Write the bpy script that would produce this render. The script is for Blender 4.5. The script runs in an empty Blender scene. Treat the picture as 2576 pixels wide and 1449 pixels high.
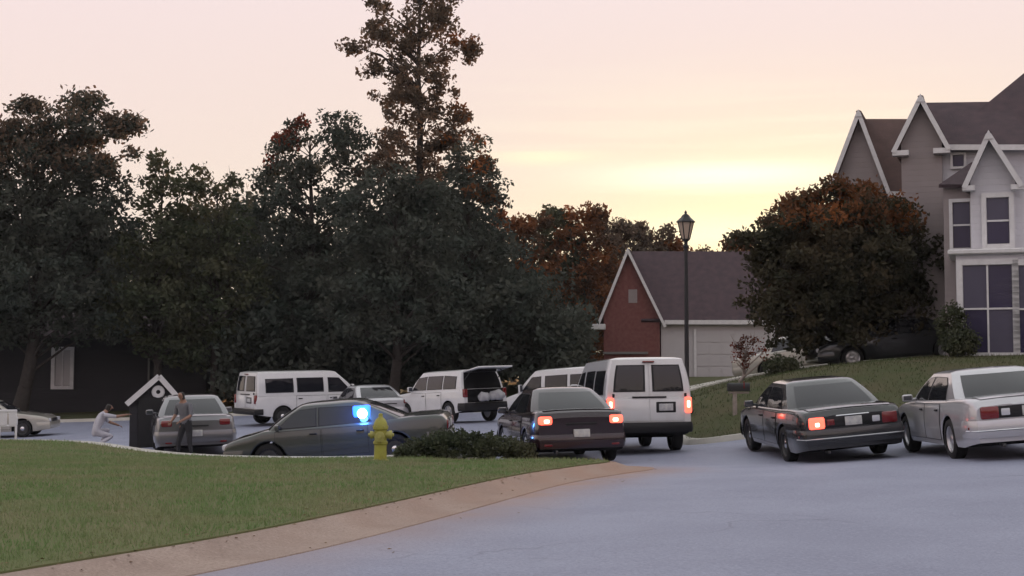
import bpy, bmesh, math, random
import numpy as np
from mathutils import Vector, Matrix
from mathutils.geometry import delaunay_2d_cdt

R = math.radians
rng = np.random.default_rng(7)
random.seed(7)
scene = bpy.context.scene
COL = scene.collection

# ------------------------------------------------------------------ camera
CAM_H, FPX, HOR = 1.6, 3638.0, 950.0          # focal length / horizon in a 2576x1449 frame
PITCH = math.atan((HOR - 724.5) / FPX)
cam_d = bpy.data.cameras.new('camera')
cam = bpy.data.objects.new('camera', cam_d)
COL.objects.link(cam)
cam.location = (0, 0, CAM_H)
cam.rotation_euler = (math.pi / 2 + PITCH, 0, 0)
cam_d.angle = 2 * math.atan(1288 / FPX)
cam_d.clip_end = 3000
scene.camera = cam

# ------------------------------------------------------------------ sky, sun, exposure
SUN_EL, SUN_AZ = R(3.2), R(10.5)              # azimuth clockwise from +Y
SUN_DIR = Vector((math.sin(SUN_AZ) * math.cos(SUN_EL), math.cos(SUN_AZ) * math.cos(SUN_EL), math.sin(SUN_EL)))
world = bpy.data.worlds.new('World')
scene.world = world
world.use_nodes = True
wn, wl = world.node_tree.nodes, world.node_tree.links
wn.clear()
w_out = wn.new('ShaderNodeOutputWorld')
w_bg = wn.new('ShaderNodeBackground')
w_bg.inputs['Strength'].default_value = 1.0
sky = wn.new('ShaderNodeTexSky')
sky.sky_type = 'NISHITA'
sky.sun_disc = False
sky.sun_elevation = SUN_EL
sky.sun_rotation = SUN_AZ
sky.dust_density = 2.0
sky.ozone_density = 2.0
SKY_STRENGTH = 0.06
tc = wn.new('ShaderNodeTexCoord')
sep = wn.new('ShaderNodeSeparateXYZ')
wl.new(tc.outputs['Generated'], sep.inputs[0])
def wmath(op, a, b=None, clamp=False):
    n = wn.new('ShaderNodeMath'); n.operation = op; n.use_clamp = clamp
    for i, v in enumerate((a, b)):
        if v is None: continue
        if isinstance(v, (int, float)): n.inputs[i].default_value = v
        else: wl.new(v, n.inputs[i])
    return n.outputs[0]
def wmix(fac, a, b, mode='MIX'):
    n = wn.new('ShaderNodeMix'); n.data_type = 'RGBA'; n.blend_type = mode
    for s, v in ((n.inputs[0], fac), (n.inputs[6], a), (n.inputs[7], b)):
        if isinstance(v, (int, float)): s.default_value = v
        elif isinstance(v, tuple): s.default_value = (*v, 1)
        else: wl.new(v, s)
    return n.outputs[2]
nish = wmix(1.0, sky.outputs[0], (SKY_STRENGTH,) * 3, 'MULTIPLY')
# thin high veil of dusk cloud: peach low down, pale blue-lavender overhead
ramp = wn.new('ShaderNodeValToRGB')
ramp.color_ramp.interpolation = 'B_SPLINE'
els = ramp.color_ramp.elements
stops = [(0.0, (1.10, 0.86, 0.60)), (0.08, (1.16, 0.86, 0.69)), (0.18, (1.20, 0.83, 0.75)), (0.28, (1.08, 0.84, 0.83)),
         (0.45, (0.94, 0.94, 1.12)), (0.7, (0.88, 1.02, 1.50)), (1.0, (0.86, 1.02, 1.58))]
els[0].position, els[0].color = stops[0][0], (*stops[0][1], 1)
els[1].position, els[1].color = stops[-1][0], (*stops[-1][1], 1)
for p, c in stops[1:-1]:
    e = els.new(p); e.color = (*c, 1)
zc = wmath('MAXIMUM', sep.outputs[2], 0.0)
wl.new(zc, ramp.inputs[0])
dot = wn.new('ShaderNodeVectorMath'); dot.operation = 'DOT_PRODUCT'
wl.new(tc.outputs['Generated'], dot.inputs[0]); dot.inputs[1].default_value = SUN_DIR
dpos = wmath('MAXIMUM', dot.outputs['Value'], 0.0)
away = wmath('SUBTRACT', 1.0, wmath('POWER', dpos, 6.0), clamp=True)      # cooler away from the sunset
veil = wmix(wmath('MULTIPLY', away, 0.34), ramp.outputs[0], (1.12, 0.88, 0.91))
glow = wmath('POWER', dpos, 80.0)
low = wmath('POWER', wmath('SUBTRACT', 1.0, wmath('MINIMUM', wmath('MULTIPLY', zc, 4.3), 1.0)), 1.15)
veil = wmix(wmath('MULTIPLY', wmath('MULTIPLY', glow, low), 1.6, clamp=True), veil, (1.36, 1.15, 0.66))
# streaks of brighter cloud low over the horizon
mp = wn.new('ShaderNodeMapping'); mp.inputs['Scale'].default_value = (3.0, 3.0, 60.0)
wl.new(tc.outputs['Generated'], mp.inputs[0])
nz = wn.new('ShaderNodeTexNoise'); nz.inputs['Scale'].default_value = 1.4; nz.inputs['Detail'].default_value = 4
wl.new(mp.outputs[0], nz.inputs['Vector'])
st = wmath('MULTIPLY', wmath('SUBTRACT', nz.outputs[0], 0.49), 9.0, clamp=True)
st = wmath('MULTIPLY', wmath('MULTIPLY', st, low), wmath('POWER', dpos, 25.0))
veil = wmix(wmath('MULTIPLY', st, 0.85), veil, (1.22, 1.16, 0.92))
def band(z0, wdt, az, pw, amt, col, v):
    d_ = Vector((math.sin(az), math.cos(az), 0.14)).normalized()
    n = wn.new('ShaderNodeVectorMath'); n.operation = 'DOT_PRODUCT'; wl.new(tc.outputs['Generated'], n.inputs[0]); n.inputs[1].default_value = d_
    zz = wmath('ADD', sep.outputs[2], wmath('MULTIPLY', wmath('SUBTRACT', nz.outputs[0], 0.5), 0.012))
    a_ = wmath('DIVIDE', wmath('SUBTRACT', zz, z0), wdt)
    g_ = wmath('POWER', 2.718, wmath('MULTIPLY', wmath('MULTIPLY', a_, a_), -1.0))
    return wmix(wmath('MULTIPLY', wmath('MULTIPLY', g_, wmath('POWER', wmath('MAXIMUM', n.outputs['Value'], 0.0), pw)), amt, clamp=True), v, col)
veil = band(0.138, 0.008, R(8.5), 300.0, 0.9, (1.35, 1.30, 1.05), veil)
veil = band(0.151, 0.005, R(1.2), 1500.0, 0.7, (1.25, 1.15, 0.78), veil)
veil = band(0.096, 0.012, R(8.0), 350.0, 0.8, (1.35, 1.28, 0.95), veil)
final = wmix(0.90, nish, veil)
wl.new(final, w_bg.inputs['Color'])
wl.new(w_bg.outputs[0], w_out.inputs[0])

sun_d = bpy.data.lights.new('sun', 'SUN')
sun_d.energy = 3.5
sun_d.angle = R(0.6)
sun_d.color = (1.0, 0.46, 0.18)
sun = bpy.data.objects.new('sun', sun_d)
COL.objects.link(sun)
sun.rotation_euler = SUN_DIR.to_track_quat('Z', 'Y').to_euler()

scene.view_settings.view_transform = 'Standard'
scene.view_settings.look = 'None'
scene.view_settings.exposure = 0.0
scene.view_settings.gamma = 1.0
scene.render.engine = 'CYCLES'
scene.cycles.use_denoising = True
scene.cycles.use_adaptive_sampling = True
scene.cycles.adaptive_threshold = 0.03
scene.cycles.max_bounces = 4
scene.cycles.diffuse_bounces = 3
scene.cycles.transmission_bounces = 3

# ------------------------------------------------------------------ helpers
cA, sA = math.cos(PITCH), math.sin(PITCH)
def P(px, py, d):
    """world point that the photograph shows at (px, py) (2576-wide frame) at distance y = d"""
    xc, yc = (px - 1288) / FPX, (724.5 - py) / FPX
    dx, dy, dz = xc, cA - yc * sA, sA + yc * cA
    k = d / dy
    return Vector((dx * k, d, CAM_H + dz * k))

MATS = {}
def mat(name, color, rough=0.7, metal=0.0, spec=0.5, coat=0.0, noise=None, bump=None, emit=None, transl=None, detail=6):
    """procedural principled material; noise=(scale, second colour, contrast); bump=(scale, strength)"""
    if name in MATS: return MATS[name]
    m = bpy.data.materials.new(name); m.use_nodes = True
    nt = m.node_tree; N, L = nt.nodes, nt.links
    b = N['Principled BSDF']
    b.inputs['Base Color'].default_value = (*color, 1)
    b.inputs['Roughness'].default_value = rough
    b.inputs['Metallic'].default_value = metal
    b.inputs['Specular IOR Level'].default_value = spec
    b.inputs['Coat Weight'].default_value = coat
    b.inputs['Coat Roughness'].default_value = 0.06
    tcn = N.new('ShaderNodeTexCoord')
    if noise:
        t = N.new('ShaderNodeTexNoise'); t.inputs['Scale'].default_value = noise[0]; t.inputs['Detail'].default_value = detail
        L.new(tcn.outputs['Object'], t.inputs['Vector'])
        r = N.new('ShaderNodeValToRGB')
        c = noise[2] if len(noise) > 2 else 0.15
        r.color_ramp.elements[0].position = 0.5 - c; r.color_ramp.elements[0].color = (*color, 1)
        r.color_ramp.elements[1].position = 0.5 + c; r.color_ramp.elements[1].color = (*noise[1], 1)
        L.new(t.outputs[0], r.inputs[0]); L.new(r.outputs[0], b.inputs['Base Color'])
    if bump:
        t2 = N.new('ShaderNodeTexNoise'); t2.inputs['Scale'].default_value = bump[0]; t2.inputs['Detail'].default_value = 5
        L.new(tcn.outputs['Object'], t2.inputs['Vector'])
        bn = N.new('ShaderNodeBump'); bn.inputs['Strength'].default_value = bump[1]; bn.inputs['Distance'].default_value = 0.02
        L.new(t2.outputs[0], bn.inputs['Height']); L.new(bn.outputs[0], b.inputs['Normal'])
    if emit:
        b.inputs['Emission Color'].default_value = (*emit[0], 1); b.inputs['Emission Strength'].default_value = emit[1]
    if transl:
        tr = N.new('ShaderNodeBsdfTranslucent'); ms = N.new('ShaderNodeMixShader'); ms.inputs[0].default_value = transl
        src = b.inputs['Base Color'].links[0].from_socket if b.inputs['Base Color'].is_linked else None
        if src: L.new(src, tr.inputs[0])
        else: tr.inputs[0].default_value = (*color, 1)
        L.new(b.outputs[0], ms.inputs[1]); L.new(tr.outputs[0], ms.inputs[2])
        L.new(ms.outputs[0], N['Material Output'].inputs[0])
    MATS[name] = m
    return m

def link(name, me, m=None, parent=None):
    if m is not None:
        for x in (m if isinstance(m, (list, tuple)) else [m]): me.materials.append(x)
    o = bpy.data.objects.new(name, me)
    COL.objects.link(o)
    if parent is not None: o.parent = parent
    return o
def smooth(me, ang=35):
    me.shade_smooth(); me.set_sharp_from_angle(angle=R(ang))
def from_py(name, v, f, m, parent=None, ang=None, midx=None):
    me = bpy.data.meshes.new(name); me.from_pydata([tuple(x) for x in v], [], f); me.update()
    o = link(name, me, m, parent)
    if midx is not None: me.polygons.foreach_set('material_index', midx)
    if ang: smooth(me, ang)
    return o
def from_bm(name, bm, m, parent=None, ang=None):
    bmesh.ops.recalc_face_normals(bm, faces=bm.faces)
    me = bpy.data.meshes.new(name); bm.to_mesh(me); bm.free()
    o = link(name, me, m, parent)
    if ang: smooth(me, ang)
    return o
def empty(name, loc, rz=0, rx=0, ry=0):
    o = bpy.data.objects.new(name, None); COL.objects.link(o)
    o.location = loc; o.rotation_euler = (rx, ry, rz); o.empty_display_size = 0.3
    return o
def tag(o, label=None, cat=None, group=None, kind=None):
    if label: o['label'] = label
    if cat: o['category'] = cat
    if group: o['group'] = group
    if kind: o['kind'] = kind
    return o
def bx(bm, c, s, bev=0.0, seg=2, rot=None):
    M = Matrix.Translation(c) @ (rot.to_4x4() if rot is not None else Matrix.Identity(4)) @ Matrix.Diagonal((*s, 1))
    r = bmesh.ops.create_cube(bm, size=1.0, matrix=M)
    if bev:
        ed = list({e for v in r['verts'] for e in v.link_edges})
        bmesh.ops.bevel(bm, geom=ed, offset=bev, segments=seg, affect='EDGES', profile=0.5)
def box(name, c, s, m, parent=None, bev=0.0, seg=2, rot=None):
    bm = bmesh.new(); bx(bm, c, s, bev, seg, rot)
    return from_bm(name, bm, m, parent, 40 if bev else None)
def lathe_data(prof, n=24, axis='z'):
    v, f = [], []
    for r, z in prof:
        for k in range(n):
            a = 2 * math.pi * k / n
            p = (r * math.cos(a), r * math.sin(a), z)
            v.append(p if axis == 'z' else (p[0], p[2], p[1]))
    for i in range(len(prof) - 1):
        for k in range(n):
            a, b = i * n + k, i * n + (k + 1) % n
            f.append((a, b, b + n, a + n))
    return v, f
def lathe(name, prof, m, parent=None, n=24, axis='z', loc=(0, 0, 0), ang=35):
    v, f = lathe_data(prof, n, axis)
    me = bpy.data.meshes.new(name); me.from_pydata(v, [], f); me.update()
    bm = bmesh.new(); bm.from_mesh(me); bmesh.ops.remove_doubles(bm, verts=bm.verts, dist=1e-5)
    bmesh.ops.recalc_face_normals(bm, faces=bm.faces); bm.to_mesh(me); bm.free()
    o = link(name, me, m, parent); o.location = loc; smooth(me, ang)
    return o
def tube_add(V, F, p0, p1, r0, r1, n=7):
    p0, p1 = Vector(p0), Vector(p1); d = (p1 - p0)
    if d.length < 1e-6: return
    q = d.to_track_quat('Z', 'Y'); b = len(V)
    for p, r in ((p0, r0), (p1, r1)):
        for k in range(n):
            a = 2 * math.pi * k / n
            V.append(p + q @ Vector((r * math.cos(a), r * math.sin(a), 0)))
    for k in range(n): F.append((b + k, b + (k + 1) % n, b + n + (k + 1) % n, b + n + k))
    F.append(tuple(b + k for k in reversed(range(n)))); F.append(tuple(b + n + k for k in range(n)))

# ------------------------------------------------------------------ terrain height
CP = []
def cp(px, py, d): CP.append(tuple(P(px, py, d)))
for p in [(0, 0, 0), (-10, 4, 0), (10, 4, .05), (-4.1, 11.7, 0), (-.2, 21.2, 0), (2, 26.3, -.02), (6, 15, .05), (14, 15, .3), (14, 24, .5),
          (-10, 20, .0), (-10, 30, -.25), (-20, 30, -.3), (-14, 44, -.62), (-28, 50, -.8), (0, 45, -.2), (2.8, 45, -.1), (3.3, 33, -.04), (3.2, 36.5, -.06), (1.6, 36, -.08), (1.6, 32, -.08),
          (-20, 80, .2), (0, 90, 1), (22, 92, 2.6), (-45, 75, -.4), (-40, 20, -.2), (30, 30, 1.6), (34, 55, 3.2),
          (-120, 60, -.6), (120, 60, 3.4), (120, 0, 1), (-120, 0, 0), (0, -60, 0), (0, 260, 2), (-150, 200, 0), (150, 200, 4)]:
    CP.append(p)
for a in [(2075, 1157, 27.5), (2480, 1150, 24.5), (1620, 1136, 32.5), (1480, 1160, 29.5), (857, 1176, 33.4), (515, 1136, 38),
          (740, 1064, 57), (955, 1068, 55), (1110, 1062, 54.5), (1420, 1062, 57), (60, 1098, 58), (1728, 1053, 38), (1812, 985, 54),
          (1735, 985, 50), (2000, 937, 50), (2300, 912, 49), (2420, 906, 41), (2760, 900, 40), (1600, 955, 75), (1850, 952, 75), (2020, 930, 57)]:
    cp(*a)
CPA = np.array(CP); RC = 5.0
_d = np.sqrt(((CPA[:, None, :2] - CPA[None, :, :2]) ** 2).sum(-1) + RC ** 2)
_n = len(CPA); _A = np.zeros((_n + 1, _n + 1)); _A[:_n, :_n] = _d; _A[:_n, _n] = 1; _A[_n, :_n] = 1
_w = np.linalg.solve(_A, np.append(CPA[:, 2], 0))
def hz(x, y):
    x, y = np.asarray(x, float), np.asarray(y, float)
    d = np.sqrt((x[..., None] - CPA[:, 0]) ** 2 + (y[..., None] - CPA[:, 1]) ** 2 + RC ** 2)
    return d @ _w[:_n] + _w[_n]
def h(x, y): return float(hz(np.array([x]), np.array([y]))[0])

def resample(pts, step, closed=True):
    out = []
    n = len(pts)
    for i in range(n if closed else n - 1):
        a, b = Vector(pts[i]), Vector(pts[(i + 1) % n])
        k = max(1, int((b - a).length / step))
        for j in range(k): out.append(tuple(a.lerp(b, j / k)))
    if not closed: out.append(tuple(pts[-1]))
    return out
def spline(pts, per=6):
    """Catmull-Rom through 2D points"""
    P_ = [Vector(p) for p in pts]; out = []
    for i in range(len(P_) - 1):
        p0, p1, p2, p3 = P_[max(i - 1, 0)], P_[i], P_[i + 1], P_[min(i + 2, len(P_) - 1)]
        for j in range(per):
            t = j / per
            out.append(tuple(0.5 * (2 * p1 + (p2 - p0) * t + (2 * p0 - 5 * p1 + 4 * p2 - p3) * t * t + (3 * p1 - p0 - 3 * p2 + p3) * t ** 3)))
    out.append(tuple(pts[-1]))
    return out
def inside(poly, x, y):
    poly = np.asarray(poly); c = np.zeros(np.shape(x), bool)
    j = len(poly) - 1
    for i in range(len(poly)):
        xi, yi = poly[i]; xj, yj = poly[j]
        hit = ((yi > y) != (yj > y)) & (x < (xj - xi) * (y - yi) / (yj - yi + 1e-12) + xi)
        c ^= hit; j = i
    return c
def dist_line(pl, x, y):
    pl = np.asarray(pl); best = np.full(np.shape(x), 1e9)
    for a, b in zip(pl[:-1], pl[1:]):
        ab = b - a; t = np.clip(((x - a[0]) * ab[0] + (y - a[1]) * ab[1]) / (ab @ ab + 1e-12), 0, 1)
        best = np.minimum(best, np.hypot(x - a[0] - t * ab[0], y - a[1] - t * ab[1]))
    return best
def patch(name, outline, zf, m, step=1.2, skirt=0.0):
    ol = resample(outline, step)
    A = np.array(ol); x0, y0 = A.min(0); x1, y1 = A.max(0)
    gx, gy = np.meshgrid(np.arange(x0, x1, step), np.arange(y0, y1, step * 0.9))
    gx, gy = gx.ravel() + rng.uniform(-.1, .1, gx.size) * step, gy.ravel() + rng.uniform(-.1, .1, gy.size) * step
    k = inside(A, gx, gy) & (dist_line(np.vstack([A, A[:1]]), gx, gy) > step * 0.4)
    pts = [Vector(p) for p in ol] + [Vector((a, b)) for a, b in zip(gx[k], gy[k])]
    r = delaunay_2d_cdt(pts, [], [list(range(len(ol)))], 1, 1e-5)
    v2, f = r[0], [list(t) for t in r[2]]
    xy = np.array([tuple(v) for v in v2]); z = zf(xy[:, 0], xy[:, 1])
    V = [(a, b, c) for (a, b), c in zip(xy, z)]
    if skirt:
        n0 = len(V); n = len(ol)
        V += [(V[i][0], V[i][1], V[i][2] - skirt) for i in range(n)]
        f += [[i, (i + 1) % n, n0 + (i + 1) % n, n0 + i] for i in range(n)]
    bm = bmesh.new(); vs = [bm.verts.new(p) for p in V]
    for t in f:
        try: bm.faces.new([vs[i] for i in t])
        except ValueError: pass
    bmesh.ops.recalc_face_normals(bm, faces=bm.faces)
    if sum(fc.normal.z for fc in bm.faces) < 0: bmesh.ops.reverse_faces(bm, faces=bm.faces)
    me = bpy.data.meshes.new(name); bm.to_mesh(me); bm.free()
    me.shade_smooth(); me.set_sharp_from_angle(angle=R(40))
    return link(name, me, m)

# ------------------------------------------------------------------ ground materials
GRASS = (0.075, 0.105, 0.038)
m_ground = mat('ground_grass', (0.06, 0.075, 0.028), 0.95, noise=(0.35, (0.10, 0.085, 0.045), 0.2), spec=0.1)
m_lawn = mat('lawn', (0.120, 0.150, 0.062), 0.95, noise=(0.8, (0.170, 0.155, 0.085), 0.22), bump=(40, 0.6), spec=0.1)
def dusty(name, base, base2, rough, scale, cracks=False):
    """paving whose 'dust' attribute says where red clay has washed over it"""
    m = bpy.data.materials.new(name); m.use_nodes = True
    N, L = m.node_tree.nodes, m.node_tree.links; b = N['Principled BSDF']
    b.inputs['Roughness'].default_value = rough; b.inputs['Specular IOR Level'].default_value = 0.35
    tcn = N.new('ShaderNodeTexCoord')
    def noise(s, d=6):
        t = N.new('ShaderNodeTexNoise'); t.inputs['Scale'].default_value = s; t.inputs['Detail'].default_value = d
        L.new(tcn.outputs['Object'], t.inputs['Vector']); return t.outputs[0]
    def mix(fac, a, c):
        n = N.new('ShaderNodeMix'); n.data_type = 'RGBA'
        for s, v in ((n.inputs[0], fac), (n.inputs[6], a), (n.inputs[7], c)):
            if isinstance(v, (int, float)): s.default_value = v
            elif isinstance(v, tuple): s.default_value = (*v, 1)
            else: L.new(v, s)
        return n.outputs[2]
    def mth(op, a, c, cl=True):
        n = N.new('ShaderNodeMath'); n.operation = op; n.use_clamp = cl
        for i, v in enumerate((a, c)):
            if isinstance(v, (int, float)): n.inputs[i].default_value = v
            else: L.new(v, n.inputs[i])
        return n.outputs[0]
    big = mth('MULTIPLY', mth('SUBTRACT', noise(scale), 0.38), 4.0)
    col = mix(big, base, base2)
    col = mix(mth('MULTIPLY', mth('SUBTRACT', noise(45, 3), 0.45), 2.0), col, tuple(c * 0.82 for c in base))
    col = mix(mth('MULTIPLY', mth('SUBTRACT', noise(26, 4), 0.5), 2.6), col, tuple(c * 1.22 for c in base2))
    col = mix(mth('MULTIPLY', mth('SUBTRACT', noise(38, 4), 0.52), 2.8), col, tuple(c * 0.62 for c in base))
    if cracks:
        w_ = N.new('ShaderNodeVectorMath'); w_.operation = 'ADD'; nv = N.new('ShaderNodeTexNoise'); nv.inputs['Scale'].default_value = .9; nv.inputs['Detail'].default_value = 5
        L.new(tcn.outputs['Object'], nv.inputs['Vector']); L.new(tcn.outputs['Object'], w_.inputs[0]); L.new(nv.outputs['Color'], w_.inputs[1])
        vo = N.new('ShaderNodeTexVoronoi'); vo.feature = 'DISTANCE_TO_EDGE'; vo.inputs['Scale'].default_value = .22; L.new(w_.outputs[0], vo.inputs['Vector'])
        line = mth('SUBTRACT', 1.0, mth('MULTIPLY', vo.outputs['Distance'], 170.0))
        gate = mth('MULTIPLY', mth('SUBTRACT', noise(.35, 2), .47), 7.0)
        col = mix(mth('MULTIPLY', mth('MULTIPLY', line, gate), .4), col, (.09, .09, .10))
    at = N.new('ShaderNodeAttribute'); at.attribute_name = 'dust'
    fac = mth('MULTIPLY', at.outputs['Fac'], mth('ADD', mth('MULTIPLY', noise(1.1), 1.1), 0.35))
    col = mix(fac, col, (0.33, 0.205, 0.15))
    L.new(col, b.inputs['Base Color'])
    bn = N.new('ShaderNodeBump'); bn.inputs['Strength'].default_value = 0.5; bn.inputs['Distance'].default_value = 0.01
    L.new(noise(90, 3), bn.inputs['Height']); L.new(bn.outputs[0], b.inputs['Normal'])
    return m
m_road = dusty('road_surface', (0.245, 0.260, 0.345), (0.295, 0.312, 0.405), 0.66, 0.5, True)
m_kerb = dusty('kerb_concrete', (0.285, 0.215, 0.18), (0.375, 0.295, 0.25), 0.8, 0.9)
m_conc = mat('concrete', (0.42, 0.40, 0.36), 0.85, noise=(1.5, (0.50, 0.48, 0.44)), bump=(30, 0.3))

# ------------------------------------------------------------------ ground, road, lawns
def ground_grid():
    xs = np.concatenate([-np.geomspace(600, 62, 12), np.arange(-60, 60.1, 2.0), np.geomspace(62, 600, 12)])
    ys = np.concatenate([[-200, -100, -50, -25], np.arange(-10, 100.1, 2.0), np.geomspace(104, 900, 14)])
    X, Y = np.meshgrid(xs, ys); far = np.clip((np.hypot(X, Y) - 130) / 100, 0, 1)
    Z = hz(X, Y) * (1 - far) + 1.2 * far - 0.16
    nx = len(xs); V = np.stack([X.ravel(), Y.ravel(), Z.ravel()], 1)
    F = [(j * nx + i, j * nx + i + 1, (j + 1) * nx + i + 1, (j + 1) * nx + i) for j in range(len(ys) - 1) for i in range(nx - 1)]
    o = from_py('ground', V, F, m_ground); o.data.shade_smooth(); tag(o, kind='structure')
ground_grid()

KERB = spline([(-7.6, 2.5), (-5.7, 6.8), (-3.87, 10.93), (-2.64, 13.7), (-1.67, 16.55), (-.05, 21.6), (1.1, 24.1), (1.66, 25.3), (1.62, 26.0), (.9, 26.8), (-.6, 27.8)], 8)
BACK = spline([(-.6, 27.8), (-2.6, 29.3), (-6, 31.6), (-9, 34.4), (-12.2, 38), (-18, 42.5), (-30, 50)], 6)
HILL = spline([(40, 31), (24, 31.8), (12, 32.4), (7, 33.0), (5.0, 33.6), (4.25, 34.8), (4.1, 40), (4.3, 48), (4.5, 58), (3.6, 62), (0, 63.5), (-8, 64.5), (-20, 66), (-40, 68)], 6)
road_poly = [(-7.6, -6)] + KERB + BACK[1:] + [(-46, 56), (-46, 67)] + HILL[::-1] + [(40, -6)]
road = patch('road', road_poly, lambda x, y: hz(x, y) + 0.004, m_road, 0.7)
tag(road, kind='structure')
def set_dust(o, fn):
    me = o.data; n = len(me.vertices); co = np.empty(n * 3); me.vertices.foreach_get('co', co); co = co.reshape(-1, 3)
    a = me.attributes.new('dust', 'FLOAT', 'POINT'); a.data.foreach_set('value', fn(co).astype(np.float32))
set_dust(road, lambda c: np.clip(1 - (dist_line(KERB, c[:, 0], c[:, 1]) - .8) / 1.25, 0, 1) ** 1.3 * np.clip((c[:, 1] - 7) / 14, 0.35, 1) * np.clip((27.5 - c[:, 1]) / 3.5, 0, 1))

def sweep(name, line, prof, zfun, m, flip=1):
    """cross-section prof [(offset, dz)] swept along a 2D line, offset to its right"""
    V, F = [], []; n = len(prof)
    for i, p in enumerate(line):
        a, b = Vector(line[max(i - 1, 0)]), Vector(line[min(i + 1, len(line) - 1)])
        t = (b - a).normalized(); nr = Vector((t.y, -t.x)) * flip
        for o, dz in prof:
            q = Vector(p) + nr * o
            V.append((q.x, q.y, zfun(q.x, q.y) + dz))
    for i in range(len(line) - 1):
        for k in range(n - 1):
            F.append((i * n + k, i * n + k + 1, (i + 1) * n + k + 1, (i + 1) * n + k))
    o = from_py(name, V, F, m, ang=50)
    bm = bmesh.new(); bm.from_mesh(o.data); bmesh.ops.recalc_face_normals(bm, faces=bm.faces)
    if sum(f.normal.z for f in bm.faces) < 0: bmesh.ops.reverse_faces(bm, faces=bm.faces)
    bm.to_mesh(o.data); bm.free()
    return tag(o, kind='structure')
kerb = sweep('kerb', resample(KERB, .35, False), [(-.10, .02), (-.08, .13), (.10, .125), (.26, .07), (.40, .022), (.78, .014), (.80, -.05)], h, m_kerb)
set_dust(kerb, lambda c: np.clip((c[:, 1] - 12) / 12, .12, .95) * (.55 + .45 * np.sin(c[:, 0] * 3 + c[:, 1])**2))

# left lawn with its own surface
LC = [(*p, .13) for p in KERB[::4]]
def lcp(px, py, d): LC.append(tuple(P(px, py, d)))
for a in [(1500, 1150, 26.2), (1230, 1148, 28.0), (950, 1150, 29.2), (600, 1149, 31.6), (430, 1136, 34), (300, 1114, 36.5), (0, 1106, 40), (963, 1159, 26.2), (-600, 1100, 46)]: lcp(*a)
LC += [(-12, 14, .3), (-20, 14, .5), (-14, 25, .2), (-25, 30, .2), (-7, 24, .12)]
LCA = np.array(LC)
_d = np.sqrt(((LCA[:, None, :2] - LCA[None, :, :2]) ** 2).sum(-1) + 4.0)
_m = len(LCA); _B = np.zeros((_m + 1, _m + 1)); _B[:_m, :_m] = _d + np.eye(_m) * 0.02; _B[:_m, _m] = 1; _B[_m, :_m] = 1
_u = np.linalg.solve(_B, np.append(LCA[:, 2], 0))
def lz(x, y):
    x, y = np.asarray(x, float), np.asarray(y, float)
    d = np.sqrt((x[..., None] - LCA[:, 0]) ** 2 + (y[..., None] - LCA[:, 1]) ** 2 + 4.0)
    b = d @ _u[:_m] + _u[_m]
    k = np.clip(dist_line(KERB, x, y) / 1.2, 0, 1)
    return (hz(x, y) + .145) * (1 - k) + b * k
lawn_poly = [(-34, 2.5)] + KERB + BACK[1:] + [(-40, 50)]
lawn = patch('lawn', lawn_poly, lz, m_lawn, 0.55, skirt=1.2)
tag(lawn, kind='structure')
def lz1(x, y): return float(lz(np.array([x]), np.array([y]))[0])
sweep('back_kerb', resample(BACK, .5, False), [(-.30, -.3), (-.30, .015), (.0, .03), (.06, .0), (.08, -1.0)], lz1, m_conc, -1)

# hillside lawn on the right, its kerb, and the driveway crossing it
hill_poly = HILL[:] + [(-40, 74), (-10, 76), (4, 78), (40, 80)]
m_lawn2 = mat('hill_turf', (.065, .078, .036), .95, noise=(.8, (.095, .085, .05), .22), bump=(40, .6), spec=.1)
hl = patch('hill_lawn', hill_poly, lambda x, y: hz(x, y) + .12, m_lawn2, 0.9, skirt=.3)
tag(hl, kind='structure')
sweep('hill_kerb', resample(HILL, .8, False), [(-.10, .13), (.06, .128), (.12, .03), (.16, -.05)], h, m_conc, -1)
DR = spline([tuple(P(*a))[:2] for a in [(1640, 990, 51), (1735, 985, 51), (1900, 955, 51), (2030, 930, 51), (2250, 915, 51), (2600, 900, 51)]], 8)
sweep('driveway', resample(DR, .5, False), [(-2.3, .0), (-2.25, .17), (0, .19), (2.25, .17), (2.3, .0)], h, m_conc)

def make_grass(name, poly, zfun, n, dens_y, hrange, m, seed):
    r = np.random.default_rng(seed); A = np.asarray(poly)
    x0, y0 = A.min(0); x1, y1 = A.max(0)
    X, Y = r.uniform(x0, x1, n), r.uniform(y0, y1, n)
    k = inside(A, X, Y) & (np.abs(X) < Y * .37 + .6) & (r.uniform(0, 1, n) < dens_y(Y))
    X, Y = X[k], Y[k]; Z = zfun(X, Y); n = len(X)
    a = r.uniform(0, 2 * np.pi, n); H = r.uniform(*hrange, n) * (1 + .7 * (r.uniform(0, 1, n) > .985)); w = .005 + Y * .00022
    lean = r.normal(0, .45, (n, 2)) * H[:, None]
    b0 = np.stack([X - np.cos(a) * w, Y - np.sin(a) * w, Z - .01], 1); b1 = np.stack([X + np.cos(a) * w, Y + np.sin(a) * w, Z - .01], 1)
    t = np.stack([X + lean[:, 0], Y + lean[:, 1], Z + H], 1)
    V = np.stack([b0, b1, t], 1).reshape(-1, 3)
    me = bpy.data.meshes.new(name); me.vertices.add(3 * n); me.vertices.foreach_set('co', V.ravel())
    me.loops.add(3 * n); me.loops.foreach_set('vertex_index', np.arange(3 * n, dtype=np.int32))
    me.polygons.add(n); me.polygons.foreach_set('loop_start', np.arange(0, 3 * n, 3, dtype=np.int32))
    me.update(); me.validate()
    return link(name, me, m)
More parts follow.
